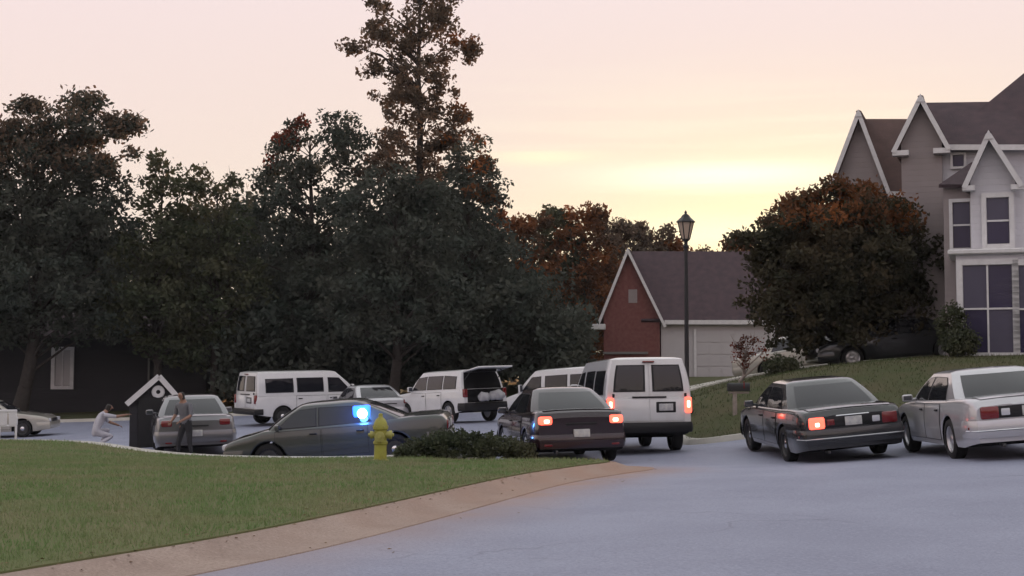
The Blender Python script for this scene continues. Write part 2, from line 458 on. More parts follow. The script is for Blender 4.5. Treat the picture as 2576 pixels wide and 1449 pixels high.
def blade_mat(name, a, b, c):
    m = mat(name, a, 0.8, noise=(0.75, b, .12), transl=.3, spec=.15)
    N, L = m.node_tree.nodes, m.node_tree.links
    t = N.new('ShaderNodeTexNoise'); t.inputs['Scale'].default_value = 14; t.inputs['Detail'].default_value = 2
    mx = N.new('ShaderNodeMix'); mx.data_type = 'RGBA'; mx.inputs[7].default_value = (*c, 1)
    mm = N.new('ShaderNodeMath'); mm.operation = 'MULTIPLY'; mm.inputs[1].default_value = .45; mm.use_clamp = True
    src = N['Principled BSDF'].inputs['Base Color'].links[0].from_socket
    tcn = [n for n in N if n.type == 'TEX_COORD'][0]; L.new(tcn.outputs['Object'], t.inputs['Vector'])
    L.new(t.outputs[0], mm.inputs[0]); L.new(mm.outputs[0], mx.inputs[0]); L.new(src, mx.inputs[6])
    L.new(mx.outputs[2], N['Principled BSDF'].inputs['Base Color'])
    for n in N:
        if n.type == 'BSDF_TRANSLUCENT': L.new(mx.outputs[2], n.inputs[0])
    return m
m_blade = blade_mat('grass_blades', (0.150, 0.245, 0.088), (0.270, 0.265, 0.150), (0.215, 0.270, 0.130))
g = make_grass('grass', lawn_poly, lz, 900000, lambda y: np.clip(16 / np.maximum(y, 8), .3, 1.0), (.025, .06), m_blade, 3)
tag(g, 'short mown green grass with brownish patches on the corner lawn', 'grass', kind='stuff')
m_blade2 = blade_mat('hill_blades', (0.075, 0.105, 0.045), (0.115, 0.105, 0.065), (0.095, 0.115, 0.055))
g2 = make_grass('grass', hill_poly, lambda x, y: hz(x, y) + .12, 260000, lambda y: np.clip(40 / y, .3, 1) * (y < 60), (.04, .08), m_blade2, 4)
tag(g2, 'short grass on the sloping lawn below the driveway', 'grass', kind='stuff')

# ------------------------------------------------------------------ vehicles
def paint(name, c, rough=.32, metal=.0, coat=1.0):
    return mat('paint_' + name, c, rough, metal, .25, coat, noise=(3.0, tuple(x * .88 for x in c), .3))
m_white = paint('white', (.70, .70, .71))
m_silver = paint('silver', (.54, .54, .57), .30, .45)
m_grey = paint('grey', (.036, .038, .042), .25, .3)
m_midgrey = paint('mid_grey', (.16, .16, .175), .30, .4)
m_greyb = paint('grey_green', (.070, .074, .066), .28, .35)
m_maroon = paint('maroon', (.020, .008, .014), .22, .0)
m_beige = paint('beige', (.42, .40, .36), .35, .3)
m_dark = paint('black', (.018, .02, .024), .3, .2)
m_glass = mat('tinted_glass', (.012, .013, .018), .04, 0, .6)
m_glass2 = mat('clear_glass', (.05, .055, .07), .03, 0, .9)
m_rubber = mat('rubber', (.012, .012, .013), .75, bump=(60, .3), spec=.3)
m_trim = mat('black_trim', (.014, .014, .016), .5, spec=.3)
m_steel = mat('steel_wheel', (.05, .05, .052), .45, .4)
m_alloy = mat('alloy', (.50, .50, .52), .3, .8)
m_chrome = mat('chrome', (.72, .72, .74), .12, 1.0)
m_red = mat('red_lens', (.16, .008, .010), .15, coat=.6)
m_redlit = mat('red_lens_lit', (.5, .03, .02), .25, emit=((1.0, .10, .06), 3.2))
m_redhot = mat('red_lens_hot', (.6, .2, .15), .25, emit=((1.0, .42, .30), 5.0))
m_lens = mat('clear_lens', (.55, .56, .60), .1, coat=.5)
m_amber = mat('amber_lens', (.4, .14, .02), .2)
m_plate = mat('plate', (.55, .55, .53), .5, noise=(9, (.40, .40, .42), .1))
m_under = mat('underbody_bay_shade', (.010, .010, .011), .9, spec=.1)

TYRES = {}
def wheel(parent, x, y, Rw, wd, rim_m, cap_m, side, kind):
    key = (Rw, wd, kind, rim_m.name)
    if key not in TYRES:
        hw = wd / 2; rr = Rw * .66
        tp = [(rr, -hw * .8), (rr + .01, -hw), (Rw - .035, -hw), (Rw - .008, -hw * .8), (Rw, -hw * .4), (Rw, hw * .4), (Rw - .008, hw * .8), (Rw - .035, hw), (rr + .01, hw), (rr, hw * .8), (rr, -hw * .8)]
        v, f = lathe_data(tp, 28, 'y'); a = bpy.data.meshes.new('wheel'); a.from_pydata(v, [], f); a.materials.append(m_rubber)
        rp = [(0.0, hw * .55), (rr * .28, hw * .55), (rr * .34, hw * .40), (rr * .72, hw * .52), (rr * .86, hw * .45), (rr * .9, hw * .75), (rr * .99, hw * .86), (rr * .99, -hw * .6), (0, -hw * .6)]
        bm = bmesh.new(); v, f = lathe_data(rp, 28, 'y'); t = bpy.data.meshes.new('t'); t.from_pydata(v, [], f); bm.from_mesh(t); bpy.data.meshes.remove(t)
        if kind == 'alloy':
            for k in range(5):
                q = Matrix.Rotation(2 * math.pi * k / 5, 3, 'Y'); bx(bm, q @ Vector((rr * .55, hw * .66, 0)), (rr * .8, .03, rr * .2), .01, 1, q)
        bmesh.ops.remove_doubles(bm, verts=bm.verts, dist=1e-5); bmesh.ops.recalc_face_normals(bm, faces=bm.faces)
        b = bpy.data.meshes.new('rim'); bm.to_mesh(b); bm.free(); b.materials.append(rim_m)
        v, f = lathe_data([(0, hw * .82), (rr * .2, hw * .80), (rr * .34, hw * .66), (rr * .36, hw * .4)], 20, 'y')
        c = bpy.data.meshes.new('hub_cap'); c.from_pydata(v, [], f); c.materials.append(cap_m)
        for me in (a, b, c):
            bmm = bmesh.new(); bmm.from_mesh(me); bmesh.ops.recalc_face_normals(bmm, faces=bmm.faces); bmm.to_mesh(me); bmm.free(); smooth(me, 40)
        TYRES[key] = (a, b, c)
    a, b, c = TYRES[key]
    o = link('wheel', a, None, parent); o.location = (x, y, Rw)
    if side < 0: o.rotation_euler = (0, 0, math.pi)
    link('rim', b, None, o); link('hub_cap', c, None, o)
    return o

def interp(pts, x):
    xs = [p[0] for p in pts]; zs = [p[1] for p in pts]
    if xs[0] > xs[-1]: xs, zs = xs[::-1], zs[::-1]
    return float(np.interp(x, xs, zs))

class Vehicle:
    def __init__(s, name, label, cat, sp, x, y, rz, body_m, group=None, glass=None):
        s.sp, s.m, s.glass = sp, body_m, glass or m_glass
        f = Vector((math.cos(rz), math.sin(rz), 0)); l = Vector((-f.y, f.x, 0)); c = Vector((x, y, 0))
        zf = np.mean([h(*(c + f * sp['wf'] + l * k)[:2]) for k in (-.8, .8)]); zr_ = np.mean([h(*(c + f * sp['wr'] + l * k)[:2]) for k in (-.8, .8)])
        zl = np.mean([h(*(c + f * k + l * .8)[:2]) for k in (sp['wf'], sp['wr'])]); zg = np.mean([h(*(c + f * k - l * .8)[:2]) for k in (sp['wf'], sp['wr'])])
        pitch = -math.atan2(zf - zr_, sp['wf'] - sp['wr']); roll = math.atan2(zl - zg, 1.6)
        s.o = empty(name, (x, y, (zf * -sp['wr'] + zr_ * sp['wf']) / (sp['wf'] - sp['wr']) + .004), rz, roll, pitch)
        tag(s.o, label, cat, group)
        s.build()
    # plan half-width, top line, side bulge
    def W(s, x):
        sp = s.sp; w = sp['W']
        a = max(0, (x - (sp['xf'] - .75)) / .75); b = max(0, ((sp['xr'] + .55) - x) / .55)
        return w * (1 - sp.get('nose', .17) * a ** 2.4 - sp.get('tail', .10) * b ** 2.6)
    def side(s, x, z):
        sp = s.sp; zm = sp.get('zm', .60)
        return s.W(x) * (1 - sp.get('bul', .055) * ((z - zm) / .4) ** 2 * (.45 if z < zm else 1))
    def zb(s, x):
        sp = s.sp; z = sp['sill'] + .07 * max(0, (x - sp['xf'] + .5) / .5) + .09 * max(0, (sp['xr'] + .6 - x) / .6)
        Ra = sp['R'] + .065
        for xw in (sp['wf'], sp['wr']):
            d = abs(x - xw)
            if d < Ra: z = max(z, sp['R'] + math.sqrt(Ra * Ra - d * d) * .97)
        return z
    def build(s):
        sp = s.sp; o = s.o; Ra = sp['R'] + .065
        xs = set(np.linspace(sp['xr'], sp['xf'], 46))
        for xw in (sp['wf'], sp['wr']):
            xs |= set(xw + Ra * np.cos(np.linspace(0, math.pi, 15))) | {xw - Ra - .002, xw + Ra + .002}
        for e, sg in ((sp['xf'], -1), (sp['xr'], 1)): xs |= {e + sg * k for k in (.02, .05, .1, .18)}
        xs = sorted(x for x in xs if sp['xr'] <= x <= sp['xf'])
        V, F, MI = [], [], []; ring = None
        for x in xs:
            zt = interp(sp['top'], x); zb = min(s.zb(x), zt - .12); rc = min(.09, (zt - zb) * .3); half = []
            zs = zt - rc
            half.append((0, zb)); half.append((s.side(x, zb) - .10, zb))
            for k in range(8):
                z = zb + (zs - zb) * k / 7; half.append((s.side(x, z) - (.02 if k == 0 else 0), z))
            ys = half[-1][0]
            for a in (30, 60, 90): half.append((ys - rc * (1 - math.cos(R(a))), zs + rc * math.sin(R(a))))
            half.append((ys * .5, zt + .018)); half.append((0, zt + .025))
            loop = [(x, y, z) for y, z in half] + [(x, -y, z) for y, z in half[-2:0:-1]]
            n = len(loop); b = len(V); V += loop
            if ring is not None:
                for k in range(n):
                    F.append((ring + k, ring + (k + 1) % n, b + (k + 1) % n, b + k))
                    MI.append(1 if k in (0, n - 1, 1, n - 2) else 0)
            ring = b
        n = len(loop)
        F.append(tuple(range(n))); MI.append(0); F.append(tuple(reversed(range(ring, ring + n)))); MI.append(0)
        s.body = from_py('body', V, F, [s.m, m_under], o, 32, MI)
        bm = bmesh.new(); bm.from_mesh(s.body.data); bmesh.ops.recalc_face_normals(bm, faces=bm.faces); bm.to_mesh(s.body.data); bm.free()
        # cabin
        g = sp['gh']; lv = [0, .15, .3, .5, .7, .85, .93, 1.0]; V, F = [], []
        def ringpts(t, ins=0, dz=0):
            pts = []
            for v in np.linspace(-1, 1, 9): pts.append(s.fr(t, v, ins, dz))
            f0, r0 = s.fr(t, 1, ins, dz), s.rr(t, 1, ins, dz)
            for u in np.linspace(0, 1, 10)[0:]: 
                pts.append(Vector((f0.x - .05 + (r0.x + .05 - f0.x + .05) * u, s.gw(t) - ins, f0.z)))
            for v in np.linspace(1, -1, 9): pts.append(s.rr(t, v, ins, dz))
            for u in np.linspace(1, 0, 10): pts.append(Vector((f0.x - .05 + (r0.x + .05 - f0.x + .05) * u, -s.gw(t) + ins, f0.z)))
            return pts
        rows = [ringpts(t) for t in lv] + [ringpts(1, .05, .022), ringpts(1, .14, .042), ringpts(1, .3, .055), ringpts(1, .5, .06)]
        n = len(rows[0])
        for r_ in rows: V += r_
        for i in range(len(rows) - 1):
            for k in range(n): F.append((i * n + k, i * n + (k + 1) % n, (i + 1) * n + (k + 1) % n, (i + 1) * n + k))
        F.append(tuple((len(rows) - 1) * n + k for k in range(n)))
        s.cabin = from_py('cabin', V, F, s.m, o, 30)
        bm = bmesh.new(); bm.from_mesh(s.cabin.data); bmesh.ops.recalc_face_normals(bm, faces=bm.faces); bm.to_mesh(s.cabin.data); bm.free()
        # glass
        ws = sp.get('ws', (.10, .93)); rw = sp.get('rw', (.12, .9, .86))
        s.panel('windshield', s.fr, ws[0], ws[1], -.9, .9, .012)
        if rw: s.panel('rear_window', s.rr, rw[0], rw[1], -rw[2], rw[2], -.012)
        for poly in sp['win']:
            for sd in (1, -1): s.side_window(poly, sd)
        for poly in sp.get('doors', []):
            for sd in (1, -1): s.door(poly, sd)
        for sd in (1, -1):
            for xw in (sp['wf'], sp['wr']):
                wheel(o, xw, sd * (s.sp['W'] - .13 - sp.get('wd', .215) * .0), sp['R'], sp.get('wd', .215), sp.get('rim', m_steel), sp.get('cap', m_chrome), sd, sp.get('wk', 'steel'))
            mx = sp['mir']; bm = bmesh.new()
            bx(bm, (mx[0], sd * (s.sp['W'] + .06), mx[1]), (.10, .19, mx[2]), .03, 2); bx(bm, (mx[0] + .03, sd * (s.sp['W'] - .06), mx[1] - .03), (.07, .12, .05), .015, 1)
            mo = from_bm('mirror', bm, sp.get('mirm', s.m), o, 40)
            box('mirror_glass', (mx[0] - .052, sd * (s.sp['W'] + .065), mx[1]), (.006, .15, mx[2] - .05), m_glass2, mo)
        for b in sp.get('bumpers', []): s.bar(*b)
    def gt(s, z): g = s.sp['gh']; return (z - g['z0']) / (g['zr'] - g['z0'])
    def gw(s, t): g = s.sp['gh']; return g['wb'] + (g['wr'] - g['wb']) * t - .02 * (1 - (1 - t) ** 1) * 0 + .03 * math.sin(math.pi * t)
    def fr(s, t, v, ins=0, dz=0):
        g = s.sp['gh']; x = g['bf'] + (g['rf'] - g['bf']) * t + .05 * math.sin(math.pi * t) - .13 * v * v - ins
        return Vector((x, v * (s.gw(t) - .03 - ins), g['z0'] + (g['zr'] - g['z0']) * t + dz))
    def rr(s, t, v, ins=0, dz=0):
        g = s.sp['gh']; x = g['br'] + (g['rr'] - g['br']) * t - g.get('rb', .05) * math.sin(math.pi * t) + g.get('rc', .12) * v * v + ins
        return Vector((x, v * (s.gw(t) - .03 - ins), g['z0'] + (g['zr'] - g['z0']) * t + dz))
    def panel(s, name, fn, t0, t1, v0, v1, off, m=None, parent=None, nt=7, nv=9, rnd=True):
        V, F = [], []
        for i in range(nt):
            for j in range(nv):
                t = t0 + (t1 - t0) * i / (nt - 1); v = v0 + (v1 - v0) * j / (nv - 1)
                p = fn(t, v); V.append((p.x + off, p.y, p.z + abs(off) * .5))
        for i in range(nt - 1):
            for j in range(nv - 1): F.append((i * nv + j, i * nv + j + 1, (i + 1) * nv + j + 1, (i + 1) * nv + j))
        o = from_py(name, V, F, m or s.glass, parent or s.o, 60)
        fix_out(o); return o
    def side_window(s, poly, sd):
        cx = sum(p[0] for p in poly) / len(poly); cz = sum(p[1] for p in poly) / len(poly)
        def mk(k, off):
            out = []
            for x, z in poly:
                x, z = cx + (x - cx) * k, cz + (z - cz) * k
                for_t = s.gt(z); out.append((x, sd * (s.gw(for_t) + off), z))
            return out
        def ngon(name, k, off, m, par):
            b = mk(k, off); V = [(cx, sd * (s.gw(s.gt(cz)) + off), cz)]
            # subdivide rim so the pane follows the curved side
            rim = []
            for i in range(len(b)):
                p, q = Vector(b[i]), Vector(b[(i + 1) % len(b)])
                for j in range(4):
                    r_ = p.lerp(q, j / 4); rim.append((r_.x, sd * (s.gw(s.gt(r_.z)) + off), r_.z))
            V += rim
            F = [(0, 1 + i, 1 + (i + 1) % len(rim)) for i in range(len(rim))]
            o = from_py(name, V, F, m, par, 60); fix_out(o); return o
        w = ngon('side_window', 1.0, .011, s.glass, s.o)
        kx = 1 + .05 / max(abs(poly[0][0] - cx), .15) * .6
        ngon('window_seal', kx, .006, m_trim, w)
    def door(s, poly, sd):
        (x0, x1, z0, z1) = poly
        def grid(name, off, e, m, par):
            V, F = [], []; nx, nz_ = 8, 7
            for i in range(nx):
                for j in range(nz_):
                    x = x0 - e + (x1 - x0 + 2 * e) * i / (nx - 1); z = z0 - e + (z1 - z0 + 2 * e) * j / (nz_ - 1)
                    z = max(z, s.zb(x) + .01); V.append((x, sd * (s.side(x, z) + off), z))
            for i in range(nx - 1):
                for j in range(nz_ - 1): F.append((i * nz_ + j, i * nz_ + j + 1, (i + 1) * nz_ + j + 1, (i + 1) * nz_ + j))
            o = from_py(name, V, F, m, par, 60); fix_out(o); return o
        d = grid('door', .010, 0, s.m, s.o)
        grid('door_seam', .004, .009, m_trim, d)
        box('door_handle', (x0 + .16, sd * (s.side(x0 + .16, z1 - .10) + .022), z1 - .10), (.17, .03, .035), s.sp.get('hm', m_trim), d, .01, 1)
    def bar(s, end, z0, z1, dep, m, back=.45, name='bumper'):
        sp = s.sp; sg = 1 if end == 'f' else -1; xe = sp['xf'] if end == 'f' else sp['xr']
        zc = (z0 + z1) / 2; path = []
        for k in np.linspace(back, .0, 7): path.append((xe - sg * k, s.side(xe - sg * k, zc) + dep * .4))
        yw = path[-1][1]
        for y in np.linspace(yw * .97, 0, 6): path.append((xe + sg * dep * (1 - .5 * (y / yw) ** 4), y))
        path = path + [(x, -y) for x, y in path[-2::-1]]
        hh = (z1 - z0); sec = [(-.06, z0), (-.012, z0), (0, z0 + hh * .15), (.012, zc), (0, z1 - hh * .15), (-.012, z1), (-.06, z1)]
        V, F = [], []; n = len(sec)
        for i, p in enumerate(path):
            a, b = Vector(path[max(i - 1, 0)]), Vector(path[min(i + 1, len(path) - 1)]); t = (b - a).normalized(); nr = Vector((t.y, -t.x))
            if nr.dot(Vector((p[0] - (xe - sg * .8), p[1]))) < 0: nr = -nr
            for q, z in sec: V.append((p[0] + nr.x * q, p[1] + nr.y * q, z))
        for i in range(len(path) - 1):
            for k in range(n - 1): F.append((i * n + k, i * n + k + 1, (i + 1) * n + k + 1, (i + 1) * n + k))
        o = from_py(name, V, F, m, s.o, 40); fix_out(o); return o
    def rbox(s, name, y, z, w, hgt, m, end='r', dep=.03, bev=.02, parent=None, x=None, yaw=0):
        xe = s.sp['xf'] if end == 'f' else s.sp['xr']; sg = 1 if end == 'f' else -1
        if x is None: x = xe + sg * (dep - .05)
        return box(name, (x, y, z), (.10, w, hgt), m, parent or s.o, bev, 2, Matrix.Rotation(yaw, 3, 'Z'))
def fix_out(o):
    """orient an open sheet's faces away from the thing's middle"""
    me = o.data; bm = bmesh.new(); bm.from_mesh(me); bmesh.ops.recalc_face_normals(bm, faces=bm.faces)
    c = Vector((0, 0, .8)); t = 0
    for f in bm.faces: t += (f.calc_center_median() - c).dot(f.normal) * f.calc_area()
    if t < 0: bmesh.ops.reverse_faces(bm, faces=bm.faces)
    bm.to_mesh(me); bm.free()

SEDAN = dict(xf=2.50, xr=-2.80, W=.985, wf=1.48, wr=-1.42, R=.345, sill=.235,
    top=[(2.50, .66), (2.44, .74), (2.2, .82), (1.7, .89), (1.15, .965), (.5, .985), (-1.2, 1.01), (-1.9, 1.035), (-2.5, 1.03), (-2.70, .995), (-2.80, .90)],
    gh=dict(z0=.93, zr=1.445, bf=1.18, rf=.42, rr=-1.02, br=-1.98, wb=.905, wr=.66),
    win=[[(.80, .995), (.46, 1.29), (.30, 1.365), (-.02, 1.385), (-.02, .995)], [(-.10, .995), (-.10, 1.385), (-.78, 1.37), (-1.02, 1.24), (-1.16, .995)]],
    doors=[(-.02, 1.02, .33, .93), (-1.00, -.06, .33, .93)], mir=(.80, 1.03, .13), cap=m_chrome,
    bumpers=[('f', .30, .58, .05, None), ('r', .40, .68, .06, None)])
def sedan(name, label, x, y, rz, m, lit=(0, 0), group=None, **kw):
    sp = dict(SEDAN); sp.update(kw)
    sp['bumpers'] = [(a, b, c, d, m) for a, b, c, d, _ in sp['bumpers']]
    v = Vehicle(name, label, 'car', sp, x, y, rz, m, group, sp.get('glass'))
    xr = sp['xr']
    st = sp.get('style', 'vic')
    if st == 'vic':
        v.rbox('rear_panel', 0, .80, 1.30, .19, m_trim, dep=.024, bev=.01)
        for k, sd in enumerate((1, -1)):
            mt = (m_red, m_redlit)[1 if lit[k] else 0]
            L_ = v.rbox('tail_light', sd * .67, .80, .30, .21, mt, dep=.035, bev=.035)
            if lit[k]: v.rbox('lamp_bulb', sd * .67, .775, .10, .09, m_redhot, dep=.048, bev=.03, parent=L_)
            v.rbox('reverse_light', sd * .42, .80, .15, .12, m_lens if not lit[k] else m_red, dep=.032, bev=.02)
            box('side_marker', (xr + .22, sd * (v.side(xr + .22, .56) + .012), .56), (.16, .03, .05), m_red, v.o, .01, 1)
        v.rbox('license_plate', 0, .80, .31, .16, m_plate, dep=.04, bev=.006)
        bm = bmesh.new(); bx(bm, (xr + .02, 0, .905), (.08, .62, .03), .012, 1); from_bm('plate_trim', bm, m_chrome if sp.get('bright') else m, v.o, 40)
        v.bar('r', .50, .535, .075, sp.get('strip', m_alloy), .25, 'bumper_strip')
    else:
        for k, sd in enumerate((1, -1)):
            mt = (m_red, m_redlit)[1 if lit[k] else 0]
            L_ = v.rbox('tail_light', sd * .70, .87, .28, .17, mt, dep=.03, bev=.05)
            if lit[k]: v.rbox('lamp_bulb', sd * .68, .86, .13, .09, m_redhot, dep=.045, bev=.035, parent=L_)
            box('reflector', (xr - .035, sd * .66, .40), (.03, .16, .045), m_red, v.o, .01, 1)
        v.rbox('license_plate', 0, .62, .31, .15, m_plate, dep=.085, bev=.006)
        v.rbox('plate_recess', 0, .80, .62, .035, m_trim, dep=.03, bev=.01)
    for sd in (1, -1):
        v.rbox('headlight', sd * .62, .66, .34, .14, m_lens, 'f', .02, .04, yaw=-sd * .25)
    v.rbox('grille', 0, .64, .72, .14, m_trim, 'f', .045, .02)
    # trunk lid and hood shut lines are raised panels
    for nm, x0, x1, wk in (('trunk_lid', sp['gh']['br'] - .05, sp['xr'] + .15, .80), ('hood', sp['gh']['bf'] + .12, sp['xf'] - .14, .82)):
        V, F = [], []; nx, ny = 8, 9
        for i in range(nx):
            for j in range(ny):
                xx = x0 + (x1 - x0) * i / (nx - 1); q = -1 + 2 * j / (ny - 1); yy = q * v.W(xx) * wk
                zt = interp(sp['top'], xx); a = abs(yy) / (v.side(xx, zt - .09) - .09)
                V.append((xx, yy, zt + .012 + (.018 + .007 * (1 - 2 * min(a, .5)) if a < .5 else .018 * (1 - (a - .5) * 2)) ))
        for i in range(nx - 1):
            for j in range(ny - 1): F.append((i * ny + j, i * ny + j + 1, (i + 1) * ny + j + 1, (i + 1) * ny + j))
        fix_out(from_py(nm, V, F, m, v.o, 60))
    box('exhaust_pipe', (xr + .05, .5, .27), (.25, .06, .06), m_steel, v.o, .02, 2)
    return v

VAN = dict(xf=2.62, xr=-2.68, W=.965, wf=1.75, wr=-1.55, R=.365, sill=.36, nose=.13, tail=.03, zm=.75, bul=.03, wd=.23,
    top=[(2.62, .86), (2.55, .99), (2.3, 1.07), (1.75, 1.19), (1.0, 1.20), (-2.55, 1.20), (-2.68, 1.17)],
    gh=dict(z0=1.14, zr=2.02, bf=1.86, rf=.92, rr=-2.58, br=-2.66, wb=.945, wr=.80, rb=.02, rc=.05),
    win=[[(1.42, 1.25), (.90, 1.78), (.42, 1.80), (.42, 1.25)], [(.18, 1.27), (.18, 1.80), (-.92, 1.80), (-.92, 1.27)], [(-1.12, 1.27), (-1.12, 1.79), (-2.25, 1.78), (-2.25, 1.27)]],
    doors=[(.38, 1.42, .50, 1.12), (-.98, .30, .50, 1.12)], rw=None, mir=(1.42, 1.38, .30), mirm=m_white, bumpers=[], cap=m_chrome)
def van(name, label, x, y, rz, m, lit=(0, 0), group=None, **kw):
    sp = dict(VAN); sp.update(kw)
    v = Vehicle(name, label, 'van', sp, x, y, rz, m, group)
    xr = sp['xr']
    v.bar('f', .40, .66, .06, m_trim, .4)
    v.bar('r', .44, .66, .10, m_trim, .28)
    for sd in (1, -1):
        d0, d1 = (.015, .93) if sd > 0 else (-.93, -.015)
        dr = v.panel('rear_door', v.rr, .02, .95, d0, d1, -.012, m)
        w = v.panel('rear_window', v.rr, .22, .82, d0 * .86 + d1 * .14, d0 * .12 + d1 * .88, -.030, m_glass, dr)
        v.panel('window_seal', v.rr, .19, .85, d0 * .91 + d1 * .09, d0 * .07 + d1 * .93, -.022, m_trim, dr)
        mt = (m_red, m_redlit)[1 if lit[0 if sd > 0 else 1] else 0]
        L_ = v.rbox('tail_light', sd * .855, 1.02, .15, .34, mt, dep=.035, bev=.03)
        if mt is m_redlit: v.rbox('lamp_bulb', sd * .855, 1.04, .08, .16, m_redhot, dep=.05, bev=.025, parent=L_)
        v.rbox('headlight', sd * .68, .86, .30, .20, m_lens, 'f', .01, .03, yaw=-sd * .2)
        v.rbox('lower_door', sd * .385, .92, .755, .48, m, dep=.012, bev=.008)
        box('hinge', (xr - .02, sd * .79, 1.24), (.05, .05, .08), m_trim, v.o, .01, 1)
    v.rbox('plate_recess', -.36, .98, .44, .24, m_trim, dep=.022, bev=.02)
    v.rbox('license_plate', -.36, .98, .31, .15, m_plate, dep=.03, bev=.006)
    v.rbox('rear_handle', .0, 1.20, .75, .035, m_trim, dep=.03, bev=.012)
    box('brake_light', (xr + .05, 0, 1.965), (.06, .26, .035), m_red, v.o, .01, 1)
    v.rbox('grille', 0, .84, .9, .2, m_trim, 'f', .04, .02)
    box('axle', (sp['wr'], 0, sp['R']), (.12, 1.6, .12), m_under, v.o, .04, 2)
    return v

SUV = dict(xf=2.45, xr=-2.35, W=.955, wf=1.45, wr=-1.38, R=.37, sill=.33, nose=.14, tail=.06, zm=.75, bul=.03, wd=.24,
    top=[(2.45, .80), (2.38, .95), (2.0, 1.06), (1.1, 1.14), (.4, 1.16), (-2.2, 1.17), (-2.35, 1.12)],
    gh=dict(z0=1.10, zr=1.80, bf=1.28, rf=.58, rr=-2.08, br=-2.28, wb=.915, wr=.76, rb=.02, rc=.07),
    win=[[(.92, 1.20), (.58, 1.62), (.05, 1.66), (.05, 1.20)], [(-.05, 1.20), (-.05, 1.66), (-.98, 1.65), (-.98, 1.20)], [(-1.10, 1.20), (-1.10, 1.65), (-1.85, 1.60), (-1.85, 1.20)]],
    doors=[(.02, 1.0, .45, 1.08), (-.98, -.03, .45, 1.08)], rw=(.14, .88, .88), mir=(.95, 1.24, .18), bumpers=[], cap=m_alloy, rim=m_alloy, wk='alloy')
def suv(name, label, x, y, rz, m, group=None, cat='suv', open_tail=False, **kw):
    sp = dict(SUV); sp.update(kw)
    if open_tail: sp['rw'] = None
    v = Vehicle(name, label, cat, sp, x, y, rz, m, group)
    xr = sp['xr']
    v.bar('f', .38, .70, .05, m_trim, .4)
    v.bar('r', .40, .68, .08, m_trim, .3)
    for sd in (1, -1):
        box('tail_light', (xr + .03, sd * .83, 1.02), (.12, .16, .30), m_red, v.o, .03, 2)
        v.rbox('headlight', sd * .66, .86, .32, .17, m_lens, 'f', .02, .04, yaw=-sd * .25)
    v.rbox('grille', 0, .86, .8, .16, m_trim, 'f', .045, .02)
    if not open_tail:
        v.rbox('license_plate', 0, .95, .31, .15, m_plate, dep=.03, bev=.006)
    return v
def place(px, d): return P(px, HOR, d).x, d

vic = sedan('police_car', 'dark grey sedan with its left brake light glowing, parked beside a silver sedan', 6.05, 29.1, R(94), m_grey, (1, 0), 'sedans parked facing away at the kerb', bright=1, strip=m_alloy)
sil = sedan('parked_car', 'silver sedan with dark unlit tail lights parked below the white house', 8.42, 26.0, R(89), m_silver, (0, 0), 'sedans parked facing away at the kerb', rim=m_alloy, cap=m_alloy, strip=m_chrome)
drk = sedan('parked_car', 'black maroon sedan with both tail lights glowing behind the lawn corner', .93, 30.45, R(100), m_maroon, (1, 1), style='plain',
            xf=2.4, xr=-2.45, W=.93, wf=1.38, wr=-1.35, R=.33, bumpers=[('f', .30, .58, .04, None), ('r', .34, .60, .05, None)],
            top=[(2.40, .66), (2.32, .76), (2.0, .85), (1.1, .965), (.4, .985), (-1.2, 1.03), (-1.9, 1.06), (-2.3, 1.05), (-2.40, 1.0), (-2.45, .9)],
            gh=dict(z0=.93, zr=1.45, bf=1.25, rf=.36, rr=-.95, br=-2.0, wb=.865, wr=.61), rim=m_alloy, cap=m_alloy, wk='alloy')
gry = sedan('police_car', 'grey police sedan with a blue light flashing, side on behind the hydrant', *place(862, 33.4), R(178), m_greyb, (0, 0), rim=m_steel, cap=m_chrome, xr=-2.55, wr=-1.36,
            gh=dict(z0=.93, zr=1.445, bf=1.62, rf=.86, rr=-.72, br=-1.78, wb=.905, wr=.66), mir=(1.22, 1.03, .13), doors=[(.28, 1.30, .33, .93), (-.78, .24, .33, .93)],
            top=[(2.50, .66), (2.44, .74), (2.2, .82), (1.9, .88), (1.55, .965), (.5, .985), (-1.2, 1.01), (-1.8, 1.04), (-2.3, 1.04), (-2.47, 1.0), (-2.55, .90)],
            win=[[(1.24, .995), (.90, 1.29), (.74, 1.365), (.38, 1.385), (.38, .995)], [(.30, .995), (.30, 1.385), (-.40, 1.37), (-.66, 1.25), (-.88, .995)]])
slv = sedan('parked_car', 'grey sedan behind the standing person in grey', *place(484, 38.5), R(105), m_midgrey, (0, 0), style='plain')
tls = sedan('parked_car', 'pale silver sedan with a red tail light between two white vehicles', *place(925, 55.5), R(112), m_silver, (0, 0), style='plain')
fls = sedan('parked_car', 'pale grey sedan facing the garden shed on the lower street', *place(-20, 58), R(4), m_beige, (0, 0), style='plain', rim=m_steel)
bei = sedan('parked_car', 'beige car on the driveway beside the small red-leaved tree', *place(2045, 55), R(-28), m_beige, (0, 0), style='plain')
v1 = van('white_van', 'white passenger van with dark rear windows and red tail light by the lamp post', 2.68, 33.95, R(96.5), m_white, (1, 1), 'white vans along the street', W=.93)
v2 = van('white_van', 'white passenger van seen side on behind the grey police sedan', *place(775, 57), R(36), m_white, (0, 0), 'white vans along the street')
v3 = van('white_van', 'white van half hidden behind the black maroon sedan', *place(1425, 58), R(138), m_white, (0, 0), 'white vans along the street')
su = suv('white_suv', 'white suv with its tailgate raised and the cargo space open', *place(1130, 52.5), R(126), m_white, open_tail=True)
tr = sedan('parked_car', 'black car half hidden beneath the round tree beside the tall bay windows', *place(2245, 45.6), R(182), m_dark, (0, 0), style='plain', rim=m_alloy, cap=m_alloy, wk='alloy')

